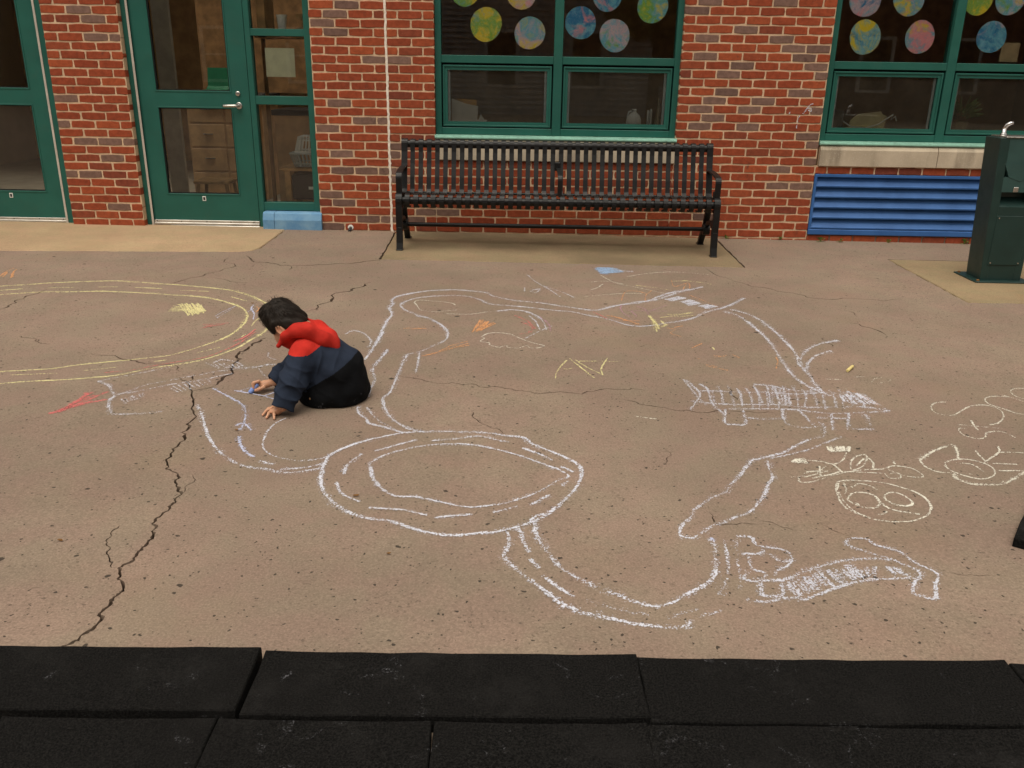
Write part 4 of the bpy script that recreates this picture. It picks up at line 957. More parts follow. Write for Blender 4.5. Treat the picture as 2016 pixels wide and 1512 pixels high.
# ------------------------------------------------------------------ weeds and leaf scraps
def weed(label, px, py, s, seed):
    b = gp(px, py); t = tag(empty('weed'), label, 'weed', 'weeds at the foot of the wall'); r = random.Random(seed); mb = MB(); mb2 = MB()
    b[1] = min(b[1], D-.012)
    for i in range(14):
        a = r.uniform(math.pi, 2*math.pi); e = r.uniform(.2, 1.3); L = s*r.uniform(.5, 1); d = np.array([math.cos(a)*math.cos(e), .45*math.sin(a)*math.cos(e), math.sin(e)])
        p = b+np.array([0, 0, .0]); c = p+d*L; sd2 = np.array([-d[1], d[0], 0]); sd2 = sd2/(np.linalg.norm(sd2)+1e-6)*L*.3
        mb2.tube([p, p+d*L*.6], .0012, 4)
        mb.add([p+d*L*.45, p+d*L*.75+sd2, c+np.array([0, 0, -.1*L]), p+d*L*.75-sd2], [(0, 1, 2), (0, 2, 3)])
    mb.obj('leaves', 'weed', t); mb2.obj('stems', 'weed', t)
weed('small green weed left of the louvre, by the bench', 1427, 468, .045, 1); weed('small green weed between the bench and the louvre', 1535, 472, .045, 2)
weed('bushier weed under the left end of the louvre', 1615, 476, .065, 3); weed('low weed under the louvre, second from its left end', 1652, 477, .05, 4)
weed('small weed under the middle of the louvre', 1748, 478, .045, 5); weed('bright weed under the louvre beside the fountain', 1892, 478, .06, 6)
def scrap(label, px, py, s, seed):
    b = gp(px, py, .003); r = random.Random(seed); n = 9; v = []
    a0 = r.uniform(0, 6)
    for k in range(n):
        a = 2*math.pi*k/n; q = s*(.6+.4*abs(math.cos(a)))*r.uniform(.8, 1.15); v.append((b[0]+q*math.cos(a+a0), b[1]+.55*q*math.sin(a+a0), b[2]+r.uniform(0, .004)))
    v2 = [(x, y, z+.0012) for x, y, z in v]
    tag(MB().add(v+v2, [tuple(range(n-1, -1, -1)), tuple(range(n, 2*n))]+[(k, (k+1) % n, n+(k+1) % n, n+k) for k in range(n)]).obj('leaf_scrap', 'leafd'), label, 'leaf', 'dry leaf scraps on the pavement')
scrap('brown leaf scrap inside the left of the big white chalk oval', 700, 976, .012, 1); scrap('brown leaf scrap left of the long dark crack', 118, 1064, .010, 2)
scrap('brown leaf scrap beside the blue chalk mark below the hands', 466, 847, .010, 3); scrap('brown leaf scrap behind the child near the yellow loop', 497, 597, .010, 4)
scrap('brown leaf scrap below the big white chalk oval', 765, 1090, .008, 5)
# ------------------------------------------------------------------ chalk drawings: thin grainy ribbons lying on the pavement
def m_chalk(name, col):
    s = NT(name)
    pr = s.math('POWER', s.attr('press'), .52)
    n = s.math('ADD', s.math('MULTIPLY', s.noise(150, 3, .75), .78), s.math('MULTIPLY', s.noise(26, 3, .6), .22))
    thr = s.lin(pr, 0., 1., .69, .445)
    k = s.step(s.math('SUBTRACT', n, thr), -.02, .025)
    k = s.math('MULTIPLY', k, s.lin(pr, 0., .5, .5, .9))
    df = s.bsdf(s.mix(s.noise(60, 2), mul(col, .92), mul(col, 1.05)), .95, 0, .1)
    tr = s.n('ShaderNodeBsdfTransparent'); mx = s.n('ShaderNodeMixShader'); s.set(mx.inputs[0], k)
    s.t.links.new(tr.outputs[0], mx.inputs[1]); s.t.links.new(df, mx.inputs[2])
    return s.done(mx.outputs[0])
K = dict(W=m_chalk('chalk_bluewhite', (.70, .71, .80)), Y=m_chalk('chalk_yellow', (.80, .73, .38)), R=m_chalk('chalk_pink', (.68, .20, .19)), O=m_chalk('chalk_orange', (.72, .36, .17)),
         N=m_chalk('chalk_cream', (.78, .75, .65)), B=m_chalk('chalk_blue', (.36, .50, .72)), U=m_chalk('chalk_blueline', (.55, .58, .76)), P=m_chalk('chalk_purple', (.46, .27, .34)))
def catmull(p, step):
    p = [np.array(q, float) for q in p]
    if len(p) == 2: p = [p[0], (p[0]+p[1])/2, p[1]]
    q = [2*p[0]-p[1]]+p+[2*p[-1]-p[-2]]; out = []
    for i in range(1, len(q)-2):
        n = max(1, int(np.linalg.norm(q[i+1]-q[i])/step))
        for k in range(n):
            t = k/n; a, b, c, d = q[i-1], q[i], q[i+1], q[i+2]
            out.append(.5*((2*b)+(c-a)*t+(2*a-5*b+4*c-d)*t*t+(3*b-a-3*c+d)*t**3))
    out.append(p[-1]); return out
rc = random.Random(77); zlev = [0]
def drawing(label, strokes, group='chalk drawings on the pavement'):
    """strokes: (pixel points, colour key, width m, pressure)"""
    vs, fs, pr, mi = [], [], [], []; keys = []
    strokes = [([(x+rc.uniform(-2, 2), y+rc.uniform(-1, 1)) for x, y in p], k, w_*2.3, min(.22, s_*.33)) for p, k, w_, s_ in strokes if w_ >= .012]+list(strokes)   # dust rubbed beside the line
    for pts, key, wd, ps in strokes:
        if key not in keys: keys.append(key)
        g = catmull([gp(*p)[:2] for p in pts], .011); n = len(g)
        if n < 2: continue
        zlev[0] = (zlev[0]+1) % 60
        z = .0010+zlev[0]*.00003; k0 = len(vs); a = rc.uniform(0, 9); ph = rc.uniform(0, 9)
        off = 0.
        for i in range(n):
            t = g[min(i+1, n-1)]-g[max(i-1, 0)]; t = t/(np.linalg.norm(t)+1e-9); nn = np.array([-t[1], t[0]])
            off = off*.8+rc.uniform(-.0011, .0011); c = g[i]+nn*off; ww = wd*.50*(1 if g[i][1] < 4.2 else min(1.45, 1+(g[i][1]-4.2)*.3))*(1+.22*math.sin(i*.21+a)+rc.uniform(-.12, .12))
            pp = (ps+(.10 if g[i][1] > 4.2 else 0))*(1+.20*math.sin(i*.09+ph)+.10*math.sin(i*.31+a)+rc.uniform(-.08, .08))*(.75 if i in (0, n-1) else 1)
            zz_ = z+(i % 40)*.0000012
            for s_, e in ((-1, .08), (-.45, 1), (.45, 1), (1, .08)): vs.append((c[0]+nn[0]*ww*s_, c[1]+nn[1]*ww*s_, gz(c[0])+zz_)); pr.append(max(0, min(1, pp*e)))
        for i in range(n-1):
            for q in range(3): fs.append((k0+i*4+q, k0+i*4+q+1, k0+i*4+5+q, k0+i*4+4+q)); mi.append(keys.index(key))
    me = bpy.data.meshes.new('chalk_drawing'); me.from_pydata(vs, [], fs); me.update()
    at = me.attributes.new('press', 'FLOAT', 'POINT'); at.data.foreach_set('value', pr)
    for k in keys: me.materials.append(K[k])
    me.polygons.foreach_set('material_index', mi)
    o = bpy.data.objects.new('chalk_drawing', me); C.objects.link(o); tag(o, label, 'chalk drawing', group); return o
def S(fn, key, wd, ps, *lines): return [(fn(l), key, wd, min(.9, ps+(.07 if wd < .0125 or key != 'W' else .04))) for l in lines]
def hatch(fn, key, wd, ps, a, b, c, d, n, j=6, seed=1):
    """zigzag between side a-b and side d-c"""
    r = random.Random(seed); L = []
    for i in range(n):
        t = i/(n-1); p = (a[0]+(b[0]-a[0])*t+r.uniform(-j, j), a[1]+(b[1]-a[1])*t+r.uniform(-j, j)*.5); q = (d[0]+(c[0]-d[0])*t+r.uniform(-j, j), d[1]+(c[1]-d[1])*t+r.uniform(-j, j)*.5)
        L.append((fn([p, q]), key, wd, min(.9, ps+.10)))
    return L
drawing('yellow chalk racetrack loop with dashed centre line at the left',
 S(B_, 'Y', .014, .74, [(-60,187),(0,183),(140,175),(280,165),(400,160),(530,155),(660,153),(800,160),(900,168),(1000,175),(1150,188),(1280,203),(1370,222),(1440,245),(1490,270),(1530,300),(1545,340),(1540,385),(1515,425),(1480,455),(1420,490),(1350,530),(1250,570),(1150,600),(1050,620),(900,642),(780,665),(650,690),(540,700),(400,712),(230,720),(100,727),(0,735),(-60,738)],
  [(-60,236),(0,232),(120,223),(260,215),(400,215),(560,213),(720,217),(860,225),(1000,235),(1120,243),(1220,257),(1310,282),(1370,305),(1400,335),(1400,365),(1375,405),(1320,450),(1250,485),(1150,522),(1060,550),(960,575),(840,590),(700,605),(560,618),(430,632),(300,650),(150,660),(0,668),(-60,672)])
 +S(B_, 'Y', .011, .58, [(0,207),(130,198)],[(270,193),(420,190)],[(553,188),(670,187)],[(765,190),(920,197)],[(1018,207),(1185,213)],[(1310,243),(1400,268)],[(60,687),(325,678)],[(467,663),(670,643)],[(870,612),(945,602)],[(1115,563),(1245,530)],[(1365,475),(1395,455)]))
drawing('bright yellow chalk scribble inside the racetrack loop', hatch(A_, 'Y', .009, .80, (1325,450),(1420,400),(1620,450),(1600,460),9,12,2)+hatch(A_, 'Y', .008, .8, (1430,400),(1560,395),(1625,455),(1500,490),16,14,3)+hatch(A_, 'Y', .008, .75, (1480,410),(1590,405),(1610,470),(1510,490),10,12,4))
drawing('two red chalk ticks inside the racetrack loop', S(A_, 'R', .008, .62, [(1605,562),(1700,560),(1815,550)],[(1600,592),(1680,575),(1780,562)],[(1620,575),(1720,572)]))
drawing('pink chalk line along the racetrack lower edge', S(A_, 'R', .011, .58, [(830,945),(1000,930),(1100,915),(1250,885),(1400,860),(1600,830),(1750,780),(1900,710),(2030,620)],[(1850,700),(1960,650),(2030,600)],[(1900,690),(2000,630)]))
drawing('pink chalk flame at the tail of the rocket drawing', S(A_, 'R', .018, .62, [(390,1270),(480,1240),(560,1205),(640,1150),(730,1098)],[(400,1268),(520,1235),(650,1180),(860,1092)],[(420,1265),(560,1220),(700,1185),(850,1155)],[(450,1255),(560,1200),(700,1105),(660,1110)],[(470,1245),(600,1180),(760,1120)],[(520,1225),(640,1190),(740,1170)]))
drawing('orange chalk ticks at the far left', S(A_, 'O', .010, .55, [(0,180),(50,140),(115,112)],[(20,185),(60,145)],[(88,190),(100,150),(132,122)],[(95,185),(112,140)]))
drawing('pale chalk letters beside the head of the child', S(A_, 'U', .007, .5, [(1710,495),(1780,455),(1870,415)],[(1720,512),(1765,480),(1840,440)],[(1965,462),(2016,432)])+S(B_, 'U', .009, .7, [(1440,290),(1425,310),(1442,340),(1436,372)])+S(B_, 'O', .008, .45, [(1455,300),(1500,335)],[(1490,295),(1452,332)])+S(B_, 'Y', .011, .55, [(1425,410),(1450,380),(1475,358)]))
drawing('blue-white chalk rocket outline left of the child', S(A_, 'W', .013, .42, [(780,1015),(840,1000),(1000,970),(1150,940),(1350,900)],[(910,1130),(1050,1085),(1150,1045),(1300,1015),(1450,985),(1600,960),(1750,930),(2016,905),(2120,880),(2250,880)],[(1000,1110),(1200,1070),(1350,1040),(1600,1000),(1850,950)],[(1640,865),(1700,895),(1760,912),(1850,900),(1920,905),(1900,870),(1770,840),(1690,868)],[(885,1275),(1000,1275),(1150,1270),(1300,1250)])
 +S(A_, 'W', .017, .55, [(780,1015),(850,1040),(885,1080),(910,1130)],[(910,1130),(870,1160),(865,1210),(885,1272)])
 +hatch(A_, 'W', .012, .36, (960,1150),(1130,1110),(1140,1135),(1000,1185),7,8,5)+hatch(A_, 'W', .009, .33, (1340,1060),(1640,990),(1680,1030),(1420,1105),9,5,6)+hatch(A_, 'W', .010, .42, (1700,870),(1880,880),(1910,905),(1760,910),6,5,8)
 +S(B_, 'W', .010, .38, [(1330,650),(1460,640),(1575,628)],[(1525,560),(1520,585),(1580,605)],[(1460,645),(1500,690),(1520,705)]))
drawing('fresh blue chalk lines in front of the hands of the child', S(C_, 'U', .011, .74, [(250,200),(300,208),(360,220),(440,242)],[(262,205),(330,185)],[(380,225),(420,210),(445,204)])
 +S(C_, 'U', .014, .72, [(155,190),(200,215),(250,240),(290,270),(297,310),(290,345),(275,375)],[(255,355),(290,345),(325,375)],[(265,400),(275,430),(290,460),(335,495)],[(268,402),(280,440),(310,480)]))
drawing('pale chalk road curving from the rocket to the big oval', S(C_, 'W', .016, .60, [(80,260),(100,290),(115,340),(140,410),(175,460),(230,505),(300,535),(400,548),(470,562),(560,555),(640,540)],[(360,510),(420,528)],[(450,547),(560,540),(650,520)])+S(C_, 'W', .011, .5, [(480,320),(430,345),(390,390),(375,430),(385,465),(430,490),(520,508),(600,505),(665,490)]))
drawing('big blue-white chalk oval with an inner ring at the centre', S(C_, 'W', .017, .72, [(665,490),(720,460),(800,430),(900,405),(1000,387),(1100,382),(1220,382),(1360,387),(1450,400),(1530,410),(1560,435),(1620,460),(1700,490),(1755,520),(1780,550),(1775,590),(1745,640),(1690,700),(1630,745),(1560,780),(1450,815),(1330,830),(1200,840),(1080,822),(1000,800),(940,775),(840,765),(760,740),(690,700),(645,650),(630,600),(640,540),(668,488)],[(1620,745),(1580,755),(1555,780)],[(940,778),(1010,802),(1090,826)],[(845,520),(852,560),(862,590),(890,625)])
 +S(C_, 'W', .012, .64, [(845,520),(900,490),(980,465),(1080,445),(1200,437),(1300,440),(1400,460),(1500,485),(1600,520),(1680,550),(1725,580),(1680,595),(1620,630),(1560,660),(1450,695),(1330,712),(1260,712),(1150,690),(1060,672),(960,665),(890,625),(855,570),(845,520)])
 +S(C_, 'W', .013, .64, [(735,570),(740,540),(770,510),(810,480)],[(870,468),(950,445),(1055,418)],[(1120,422),(1220,415),(1330,403),(1400,418),(1460,428)],[(1520,455),(1600,485),(1655,510)],[(1690,535),(1745,562)],[(1690,620),(1725,600)],[(1640,660),(1555,708)],[(1390,740),(1500,713)],[(1300,748),(1200,755),(1130,762)],[(840,718),(990,728),(1100,752)],[(700,605),(720,650),(800,692)]))
drawing('blue-white chalk road looping up behind the child', S(D_, 'W', .015, .62, [(600,203),(480,210),(390,222),(300,240),(265,262),(270,285),(250,310),(262,345),(235,385),(205,440),(170,510),(110,600)],[(240,540),(215,580),(165,630),(160,680),(165,720),(145,760),(135,810)],[(350,570),(320,630),(290,700),(255,780),(215,820),(220,860),(250,920),(300,960),(370,995),(440,1008)],[(70,865),(75,905),(120,935),(130,960),(190,975),(260,995),(330,1015)],[(235,545),(205,590),(165,640)],[(215,440),(180,500),(140,560)])
 +S(D_, 'W', .012, .50, [(120,870),(150,905),(200,955),(290,1000)],[(310,290),(330,315),(400,345),(470,365),(530,395),(575,430),(580,460),(560,495),(480,530),(420,555),(340,572)],[(310,290),(340,270),(430,247),(560,237),(680,240),(760,260),(820,285),(1000,300),(1160,318),(1290,330),(1400,355)],[(600,203),(700,210),(790,220),(840,240),(960,265),(1100,278),(1250,300),(1420,320),(1500,300),(1640,275),(1760,260),(1900,215),(2016,190)],[(420,560),(410,620),(390,680)],[(0,455),(50,437),(110,455),(145,495),(130,530)],[(400,350),(480,370),(540,402),(575,440)]))
drawing('thin white chalk cloud outline', S(D_, 'N', .008, .62, [(770,470),(800,455),(850,447),(930,455),(990,480),(1060,505),(1125,522),(1080,535),(1040,530),(1030,520),(980,535),(920,530),(915,520),(870,530),(820,518),(815,505),(765,497),(790,478),(770,470)]))
drawing('chalk hill and small rainbow above the cloud outline', S(D_, 'N', .007, .5, [(390,275),(420,263),(520,270),(600,280),(625,292)],[(390,275),(410,300),(430,320),(520,330),(560,325),(640,318)],[(570,340),(700,343),(800,330),(860,325)])+S(D_, 'W', .013, .62, [(860,325),(950,318),(1040,332),(1120,372)])+S(D_, 'R', .014, .34, [(960,350),(1030,380),(1075,425)],[(1000,385),(1060,415),(1040,445),(990,455)])+S(D_, 'W', .011, .40, [(1040,350),(1080,385),(1100,430)],[(1085,350),(1125,390),(1140,430)],[(1020,480),(1100,440),(1170,410)])+S(D_, 'P', .011, .35, [(1100,355),(1150,395),(1165,440)]))
drawing('orange chalk scribble beside the rainbow', hatch(D_, 'O', .011, .62, (770,375),(845,395),(780,430),(720,445),11,8,3))
drawing('orange chalk dash left of the scribble', S(D_, 'O', .010, .5, [(330,424),(400,420),(460,414)],[(370,428),(460,424)]))
drawing('long orange chalk streaks left of the cloud outline', S(D_, 'O', .009, .58, [(430,582),(520,560),(600,520),(700,495)],[(440,580),(560,550),(700,508)],[(480,570),(600,540),(705,518)],[(560,545),(640,515)]))
drawing('yellow chalk strokes like a letter A in the middle', S(D_, 'Y', .009, .62, [(1255,605),(1215,645),(1195,680),(1190,710)],[(1270,595),(1340,650),(1410,705)],[(1300,600),(1380,650),(1465,690)],[(1320,610),(1440,610),(1550,613)],[(1492,588),(1462,630),(1450,660),(1462,690)],[(1235,652),(1260,656),(1285,648)]))
drawing('sky blue chalk patch in front of the bench', hatch(E_, 'B', .022, .75, (62,85),(90,110),(225,100),(170,80),9,5,3)+hatch(E_, 'B', .022, .8, (70,80),(100,115),(190,105),(150,78),8,5,9)+S(E_, 'W', .018, .4, [(150,85),(230,98),(280,100)]))
drawing('tangle of faint pastel chalk lines below the bench', S(E_, 'N', .007, .48, [(240,130),(350,112),(480,103),(600,108),(740,122)],[(90,120),(180,165),(300,190),(400,212),(480,230)],[(0,242),(120,232),(220,225),(330,225)],[(30,160),(120,155),(220,170)],[(35,205),(80,190),(105,172),(60,200)])
 +S(E_, 'Y', .009, .40, [(290,178),(420,195),(500,208)],[(500,155),(610,155),(740,175)],[(560,150),(680,165)]) +S(E_, 'O', .008, .45, [(495,150),(515,185),(590,165),(600,200)],[(345,275),(350,235),(385,208)],[(210,265),(235,215),(300,212),(350,225)],[(560,205),(580,165)],[(600,235),(760,300)],[(470,420),(520,430),(490,450),(555,470)],[(510,418),(560,408)])
 +S(E_, 'W', .012, .58, [(0,318),(80,318),(200,292),(340,272),(480,225),(600,205),(675,187)],[(400,250),(480,222),(600,198)],[(0,345),(130,370),(250,405),(350,410),(480,390),(600,370),(700,330),(800,300),(912,252)],[(760,315),(830,292),(905,256)])
 +hatch(E_, 'W', .016, .66, (460,258),(490,268),(575,252),(540,243),6,4,1)+hatch(E_, 'W', .016, .74, (545,272),(590,292),(660,280),(610,262),7,4,2)+hatch(E_, 'W', .016, .66, (650,298),(690,312),(755,298),(710,288),6,4,3)
 +S(E_, 'Y', .009, .55, [(430,362),(520,350),(620,335)],[(450,358),(540,356),(625,350)],[(470,345),(550,342),(610,332)])+S(E_, 'Y', .012, .68, [(372,352),(395,385),(405,415),(412,442)],[(382,372),(412,400),(425,430)],[(385,392),(428,412)],[(435,380),(450,395),(465,402),(440,416)])
 +S(E_, 'P', .009, .55, [(215,290),(205,310),(225,340),(262,358)],[(235,322),(350,325),(470,326)],[(300,298),(345,315),(365,345)],[(365,330),(420,310),(470,292)],[(265,325),(295,350),(290,362)])+S(E_, 'O', .011, .55, [(125,350),(220,370),(320,408)],[(150,352),(250,382),(315,400)],[(220,380),(315,382)])+S(E_, 'R', .008, .4, [(50,330),(95,350),(135,372)])+S(D_, 'W', .010, .34, [(1030,120),(1080,160),(1150,200),(1220,245)],[(1110,180),(1220,215),(1300,250)],[(1015,190),(1020,215)],[(1050,210),(1100,200),(1080,220),(1045,212)]))
drawing('small orange and yellow chalk flecks at centre right', S(E_, 'O', .009, .5, [(605,535),(640,520),(675,505)],[(620,528),(665,510)],[(730,575),(770,580),(812,575)],[(735,585),(800,582)],[(840,570),(882,592)],[(675,625),(755,640)],[(690,635),(820,662)],[(625,590),(670,600)],[(1088,585),(1098,610),(1090,650)])+S(E_, 'Y', .010, .75, [(728,530),(735,545)])+S(E_, 'N', .010, .55, [(285,920),(350,930),(410,936)]))
drawing('blue-white chalk double road curving to the crocodile shape', S(E_, 'W', .018, .50, [(790,325),(870,350),(930,390),(1000,450),(1060,510),(1100,570),(1150,650),(1200,705),(1260,745),(1320,775),(1380,800)],[(830,315),(920,340),(1000,375),(1060,420),(1120,480),(1190,550),(1240,640),(1280,690),(1310,740),(1360,790),(1400,805)],[(1440,492),(1340,510),(1260,550),(1225,600)],[(1400,550),(1320,575),(1270,620),(1262,660)],[(1205,590),(1215,620),(1250,660),(1285,700)],[(1140,640),(1190,695),(1245,738)]))
croc = S(E_, 'W', .014, .54, [(565,712),(610,770),(650,820),(695,860)],[(600,885),(645,825),(655,790),(615,745),(575,715)],[(650,775),(780,780),(900,785),(1030,785),(1180,795),(1290,790),(1400,790),(1500,790),(1580,800),(1640,840),(1735,893)],[(600,835),(750,850),(900,855),(1080,855),(1250,870),(1400,870),(1600,870),(1735,893)],[(820,880),(1000,880),(1200,885),(1400,905),(1600,900),(1735,893)],[(655,738),(700,770),(730,850),(800,915)],[(800,880),(800,960),(850,968),(915,965),(900,885)],[(930,932),(1030,938),(1130,935)],[(1120,880),(1145,960),(1220,985),(1300,985)],[(1210,880),(1260,930),(1310,985)],[(1400,905),(1410,1000)],[(1500,905),(1490,990)],[(1590,905),(1615,950),(1635,1010)],[(1490,995),(1640,995)],[(1310,930),(1500,935)],[(960,740),(1060,750),(1200,775),(1300,780)],[(960,745),(985,790),(1010,850)])
for i in range(17):
    x = 710+i*52; croc += S(E_, 'W', .013, rc.uniform(.38, .58), [(x, 748+rc.uniform(-8, 30)+(20 if i > 11 else 0)), (x+20+rc.uniform(-8, 8), 800), (x+35+rc.uniform(-15, 15), 868+rc.uniform(-10, 25))])
croc += hatch(E_, 'W', .014, .46, (1040,745),(1150,770),(1165,860),(1060,850),6,10,3)+hatch(E_, 'W', .016, .62, (1450,800),(1560,795),(1660,858),(1480,845),9,8,4)+S(E_, 'O', .010, .42, [(1420,785),(1500,775),(1560,795),(1620,830),(1670,860)])
drawing('dense blue-white chalk crocodile shape at the right', croc)
drawing('blue-white chalk road zigzagging below the crocodile shape', S(F_, 'W', .017, .52, [(855,360),(880,375),(888,410),(880,440),(820,450),(740,485),(680,520),(600,545),(540,560),(495,570),(465,610),(430,650),(380,700),(350,740),(290,765),(230,800),(180,840),(165,880),(125,910),(105,950),(115,980),(170,990),(210,975)],[(580,565),(590,610),(610,660),(580,700),(560,760),(520,810),(480,850),(400,880),(330,910),(265,935),(230,970)],[(465,600),(435,645),(375,705)])+S(F_, 'W', .012, .36, [(980,440),(880,480),(800,510),(660,545),(590,560)]))
drawing('blue-white chalk bend in the foreground, right of the oval', S(G_, 'W', .017, .60, [(105,205),(110,260),(90,300),(105,330),(160,380),(240,440),(310,500),(400,540),(500,560),(600,585),(700,600),(800,608),(865,595),(870,575)],[(220,170),(225,220),(265,280),(310,340),(370,385),(460,430),(550,465),(640,500),(740,520),(800,500),(850,470),(930,430),(965,390),(975,330),(970,260),(945,235)],[(240,440),(320,500),(420,545)])
 +S(G_, 'W', .015, .50, [(150,190),(175,260),(190,295)],[(200,320),(235,360)],[(250,390),(320,440),(385,480)])+S(G_, 'W', .013, .32, [(430,490),(560,530),(700,555)],[(770,565),(830,550),(905,528)],[(900,565),(1000,535)],[(1010,240),(1025,330),(1020,400),(985,470)],[(1060,230),(1065,330),(1080,400),(1075,450)])+S(G_, 'U', .012, .85, [(950,232),(970,246)]))
crane = S(G_, 'W', .014, .50, [(1060,225),(1120,230),(1150,265),(1250,280),(1290,310),(1280,345),(1230,370),(1220,390)],[(1080,300),(1160,300),(1175,280)],[(1200,300),(1250,330),(1290,320)],[(1110,310),(1125,360),(1180,380),(1160,410),(1090,405),(1110,370)],[(1160,415),(1175,475),(1250,470),(1250,415)],[(1100,490),(1180,500),(1260,485),(1330,480)])
crane += S(G_, 'W', .014, .62, [(1160,410),(1260,408),(1340,375),(1440,345),(1530,325),(1640,320),(1710,325)],[(1270,420),(1330,490),(1400,470),(1470,445),(1580,415),(1660,405),(1780,400)],[(1400,365),(1430,400),(1470,440)],[(1530,330),(1560,370),(1600,410)],[(1520,250),(1540,235),(1600,238),(1650,265),(1740,290),(1800,335),(1895,380),(1893,435),(1890,490),(1840,475),(1800,465),(1802,420),(1830,380),(1760,345),(1700,320),(1600,290),(1525,262),(1520,250)])
crane += hatch(G_, 'W', .013, .5, (1280,415),(1390,380),(1450,435),(1330,475),12,8,3)+hatch(G_, 'W', .012, .48, (1440,370),(1530,345),(1590,405),(1490,425),9,8,4)+hatch(G_, 'W', .012, .44, (1560,360),(1640,355),(1640,395),(1600,405),7,8,5)+hatch(G_, 'W', .013, .56, (1680,350),(1740,360),(1785,395),(1720,385),7,8,6)
drawing('blue-white chalk crane with checkered body at lower right', crane)
drawing('cream chalk face with round glasses', S(F_, 'N', .010, .66, [(1030,675),(960,685),(950,720),(970,780),(1010,830),(1080,860),(1150,885),(1250,900),(1340,900),(1420,880),(1465,840),(1450,790),(1390,745),(1290,710),(1180,685),(1030,675)],[(960,690),(962,740),(1000,800),(1060,848),(1140,882)],[(1010,780),(1040,745),(1100,742),(1160,760),(1190,800),(1160,825),(1090,820),(1030,795),(1010,780)],[(1210,760),(1250,742),(1310,755),(1365,795),(1350,815),(1280,810),(1225,785),(1210,760)],[(1190,800),(1250,835),(1330,850),(1420,862)],[(1180,862),(1215,858),(1228,846),(1215,840)],[(1035,715),(1070,695),(1130,705),(1172,728)],[(1058,798),(1080,815)],[(990,690),(1005,720),(1000,750)]))
drawing('cream chalk figure with comb and whiskers above the face', S(F_, 'N', .009, .62, [(745,660),(760,688),(820,685),(900,660),(1000,635),(1100,620),(1210,615),(1260,600),(1330,605),(1390,625),(1420,658),(1330,655),(1230,620)],[(820,665),(920,645),(1000,630),(1200,640)],[(1215,635),(1240,665),(1300,665),(1290,640),(1240,640)],[(775,640),(880,622)],[(780,660),(910,625)],[(700,660),(820,650)],[(860,600),(870,660)],[(935,590),(990,640)],[(800,570),(870,575),(940,590),(990,560),(1015,520)],[(1030,620),(1035,570),(1070,545),(1110,540),(1115,570),(1080,610),(1040,620)],[(1110,545),(1150,580),(1150,612)],[(1060,600),(1100,560)],[(1260,570),(1268,590)],[(790,632),(860,628)],[(850,640),(900,600)])+hatch(F_, 'N', .011, .8, (905,493),(1020,493),(1020,525),(915,523),11,4,1)+hatch(F_, 'N', .012, .85, (735,560),(780,560),(795,588),(715,582),8,5,2))
drawing('cream chalk animal head with pointed ear at the right', S(F_, 'N', .012, .66, [(1405,570),(1440,540),(1500,510),(1580,485),(1602,510),(1610,560)],[(1590,490),(1605,520),(1615,560)])+S(F_, 'N', .009, .62, [(1405,570),(1430,600),(1500,630),(1590,635)],[(1540,580),(1580,565),(1660,562),(1740,580),(1800,610),(1805,650),(1750,670),(1680,660),(1600,635),(1545,605),(1540,580)],[(1600,582),(1690,592),(1750,630)],[(1670,642),(1690,645)])+S(F_, 'N', .014, .68, [(1590,640),(1600,665),(1680,695),(1790,700),(1870,690),(1968,635),(2040,590)]))
drawing('cream chalk letters running up the right edge', S(F_, 'N', .009, .66, [(1705,515),(1735,550),(1770,585)],[(1825,490),(1830,525),(1770,570),(1742,592)],[(1830,525),(1900,525),(1990,530)],[(1790,585),(1930,590)],[(1830,625),(1960,625)],[(1610,375),(1730,385),(1850,395)],[(1680,350),(1700,380),(1722,405)],[(1655,395),(1612,398),(1640,430),(1710,450),(1755,445),(1770,420),(1830,412),(1880,425),(1922,446)],[(1550,252),(1490,258),(1467,285),(1500,315),(1580,325),(1630,300),(1680,275),(1760,270),(1830,290),(1858,330),(1830,365),(1780,378)],[(1880,225),(1800,222),(1758,235),(1775,262),(1850,288),(1930,315),(2000,322)],[(1850,215),(1920,235),(2000,262)],[(1890,195),(1920,180),(2000,180)],[(1892,198),(1930,225),(2000,240)]))
drawing('faint yellowish chalk scrawl right of the double road', S(E_, 'N', .007, .36, [(1360,710),(1460,715)],[(1630,728),(1650,708),(1690,702)],[(1660,738),(1730,720),(1732,712)],[(1510,700),(1590,698)],[(1440,770),(1490,768)]))
wl = [[(1470, 1500), (1478, 1440), (1490, 1390), (1510, 1350)], [(1545, 1330), (1570, 1300), (1600, 1260), (1640, 1218), (1668, 1210)], [(1600, 1262), (1640, 1265), (1640, 1300), (1608, 1285)], [(1385, 1330), (1395, 1300)]]
mb = MB(); prs = []
for l in wl:
    g = [wp(1320+x/5.929, y/5.929, D-.004) for x, y in l]; g = [np.array((p[0], D-.004, p[2])) for p in catmull(g, .006)]
    for p, p2 in zip(g, g[1:]):
        t = nrm2 = (p2-p)/(np.linalg.norm(p2-p)+1e-9); nn = np.array([-t[2], 0, t[0]])*.0045; mb.add([p-nn, p+nn, p2+nn, p2-nn], [(0, 1, 2, 3)]); prs += [.75]*4
wm = mb.obj('chalk_mark', K['W']); at = wm.data.attributes.new('press', 'FLOAT', 'POINT'); at.data.foreach_set('value', prs); tag(wm, 'white chalk squiggle on the brick wall left of the right window', 'chalk mark')
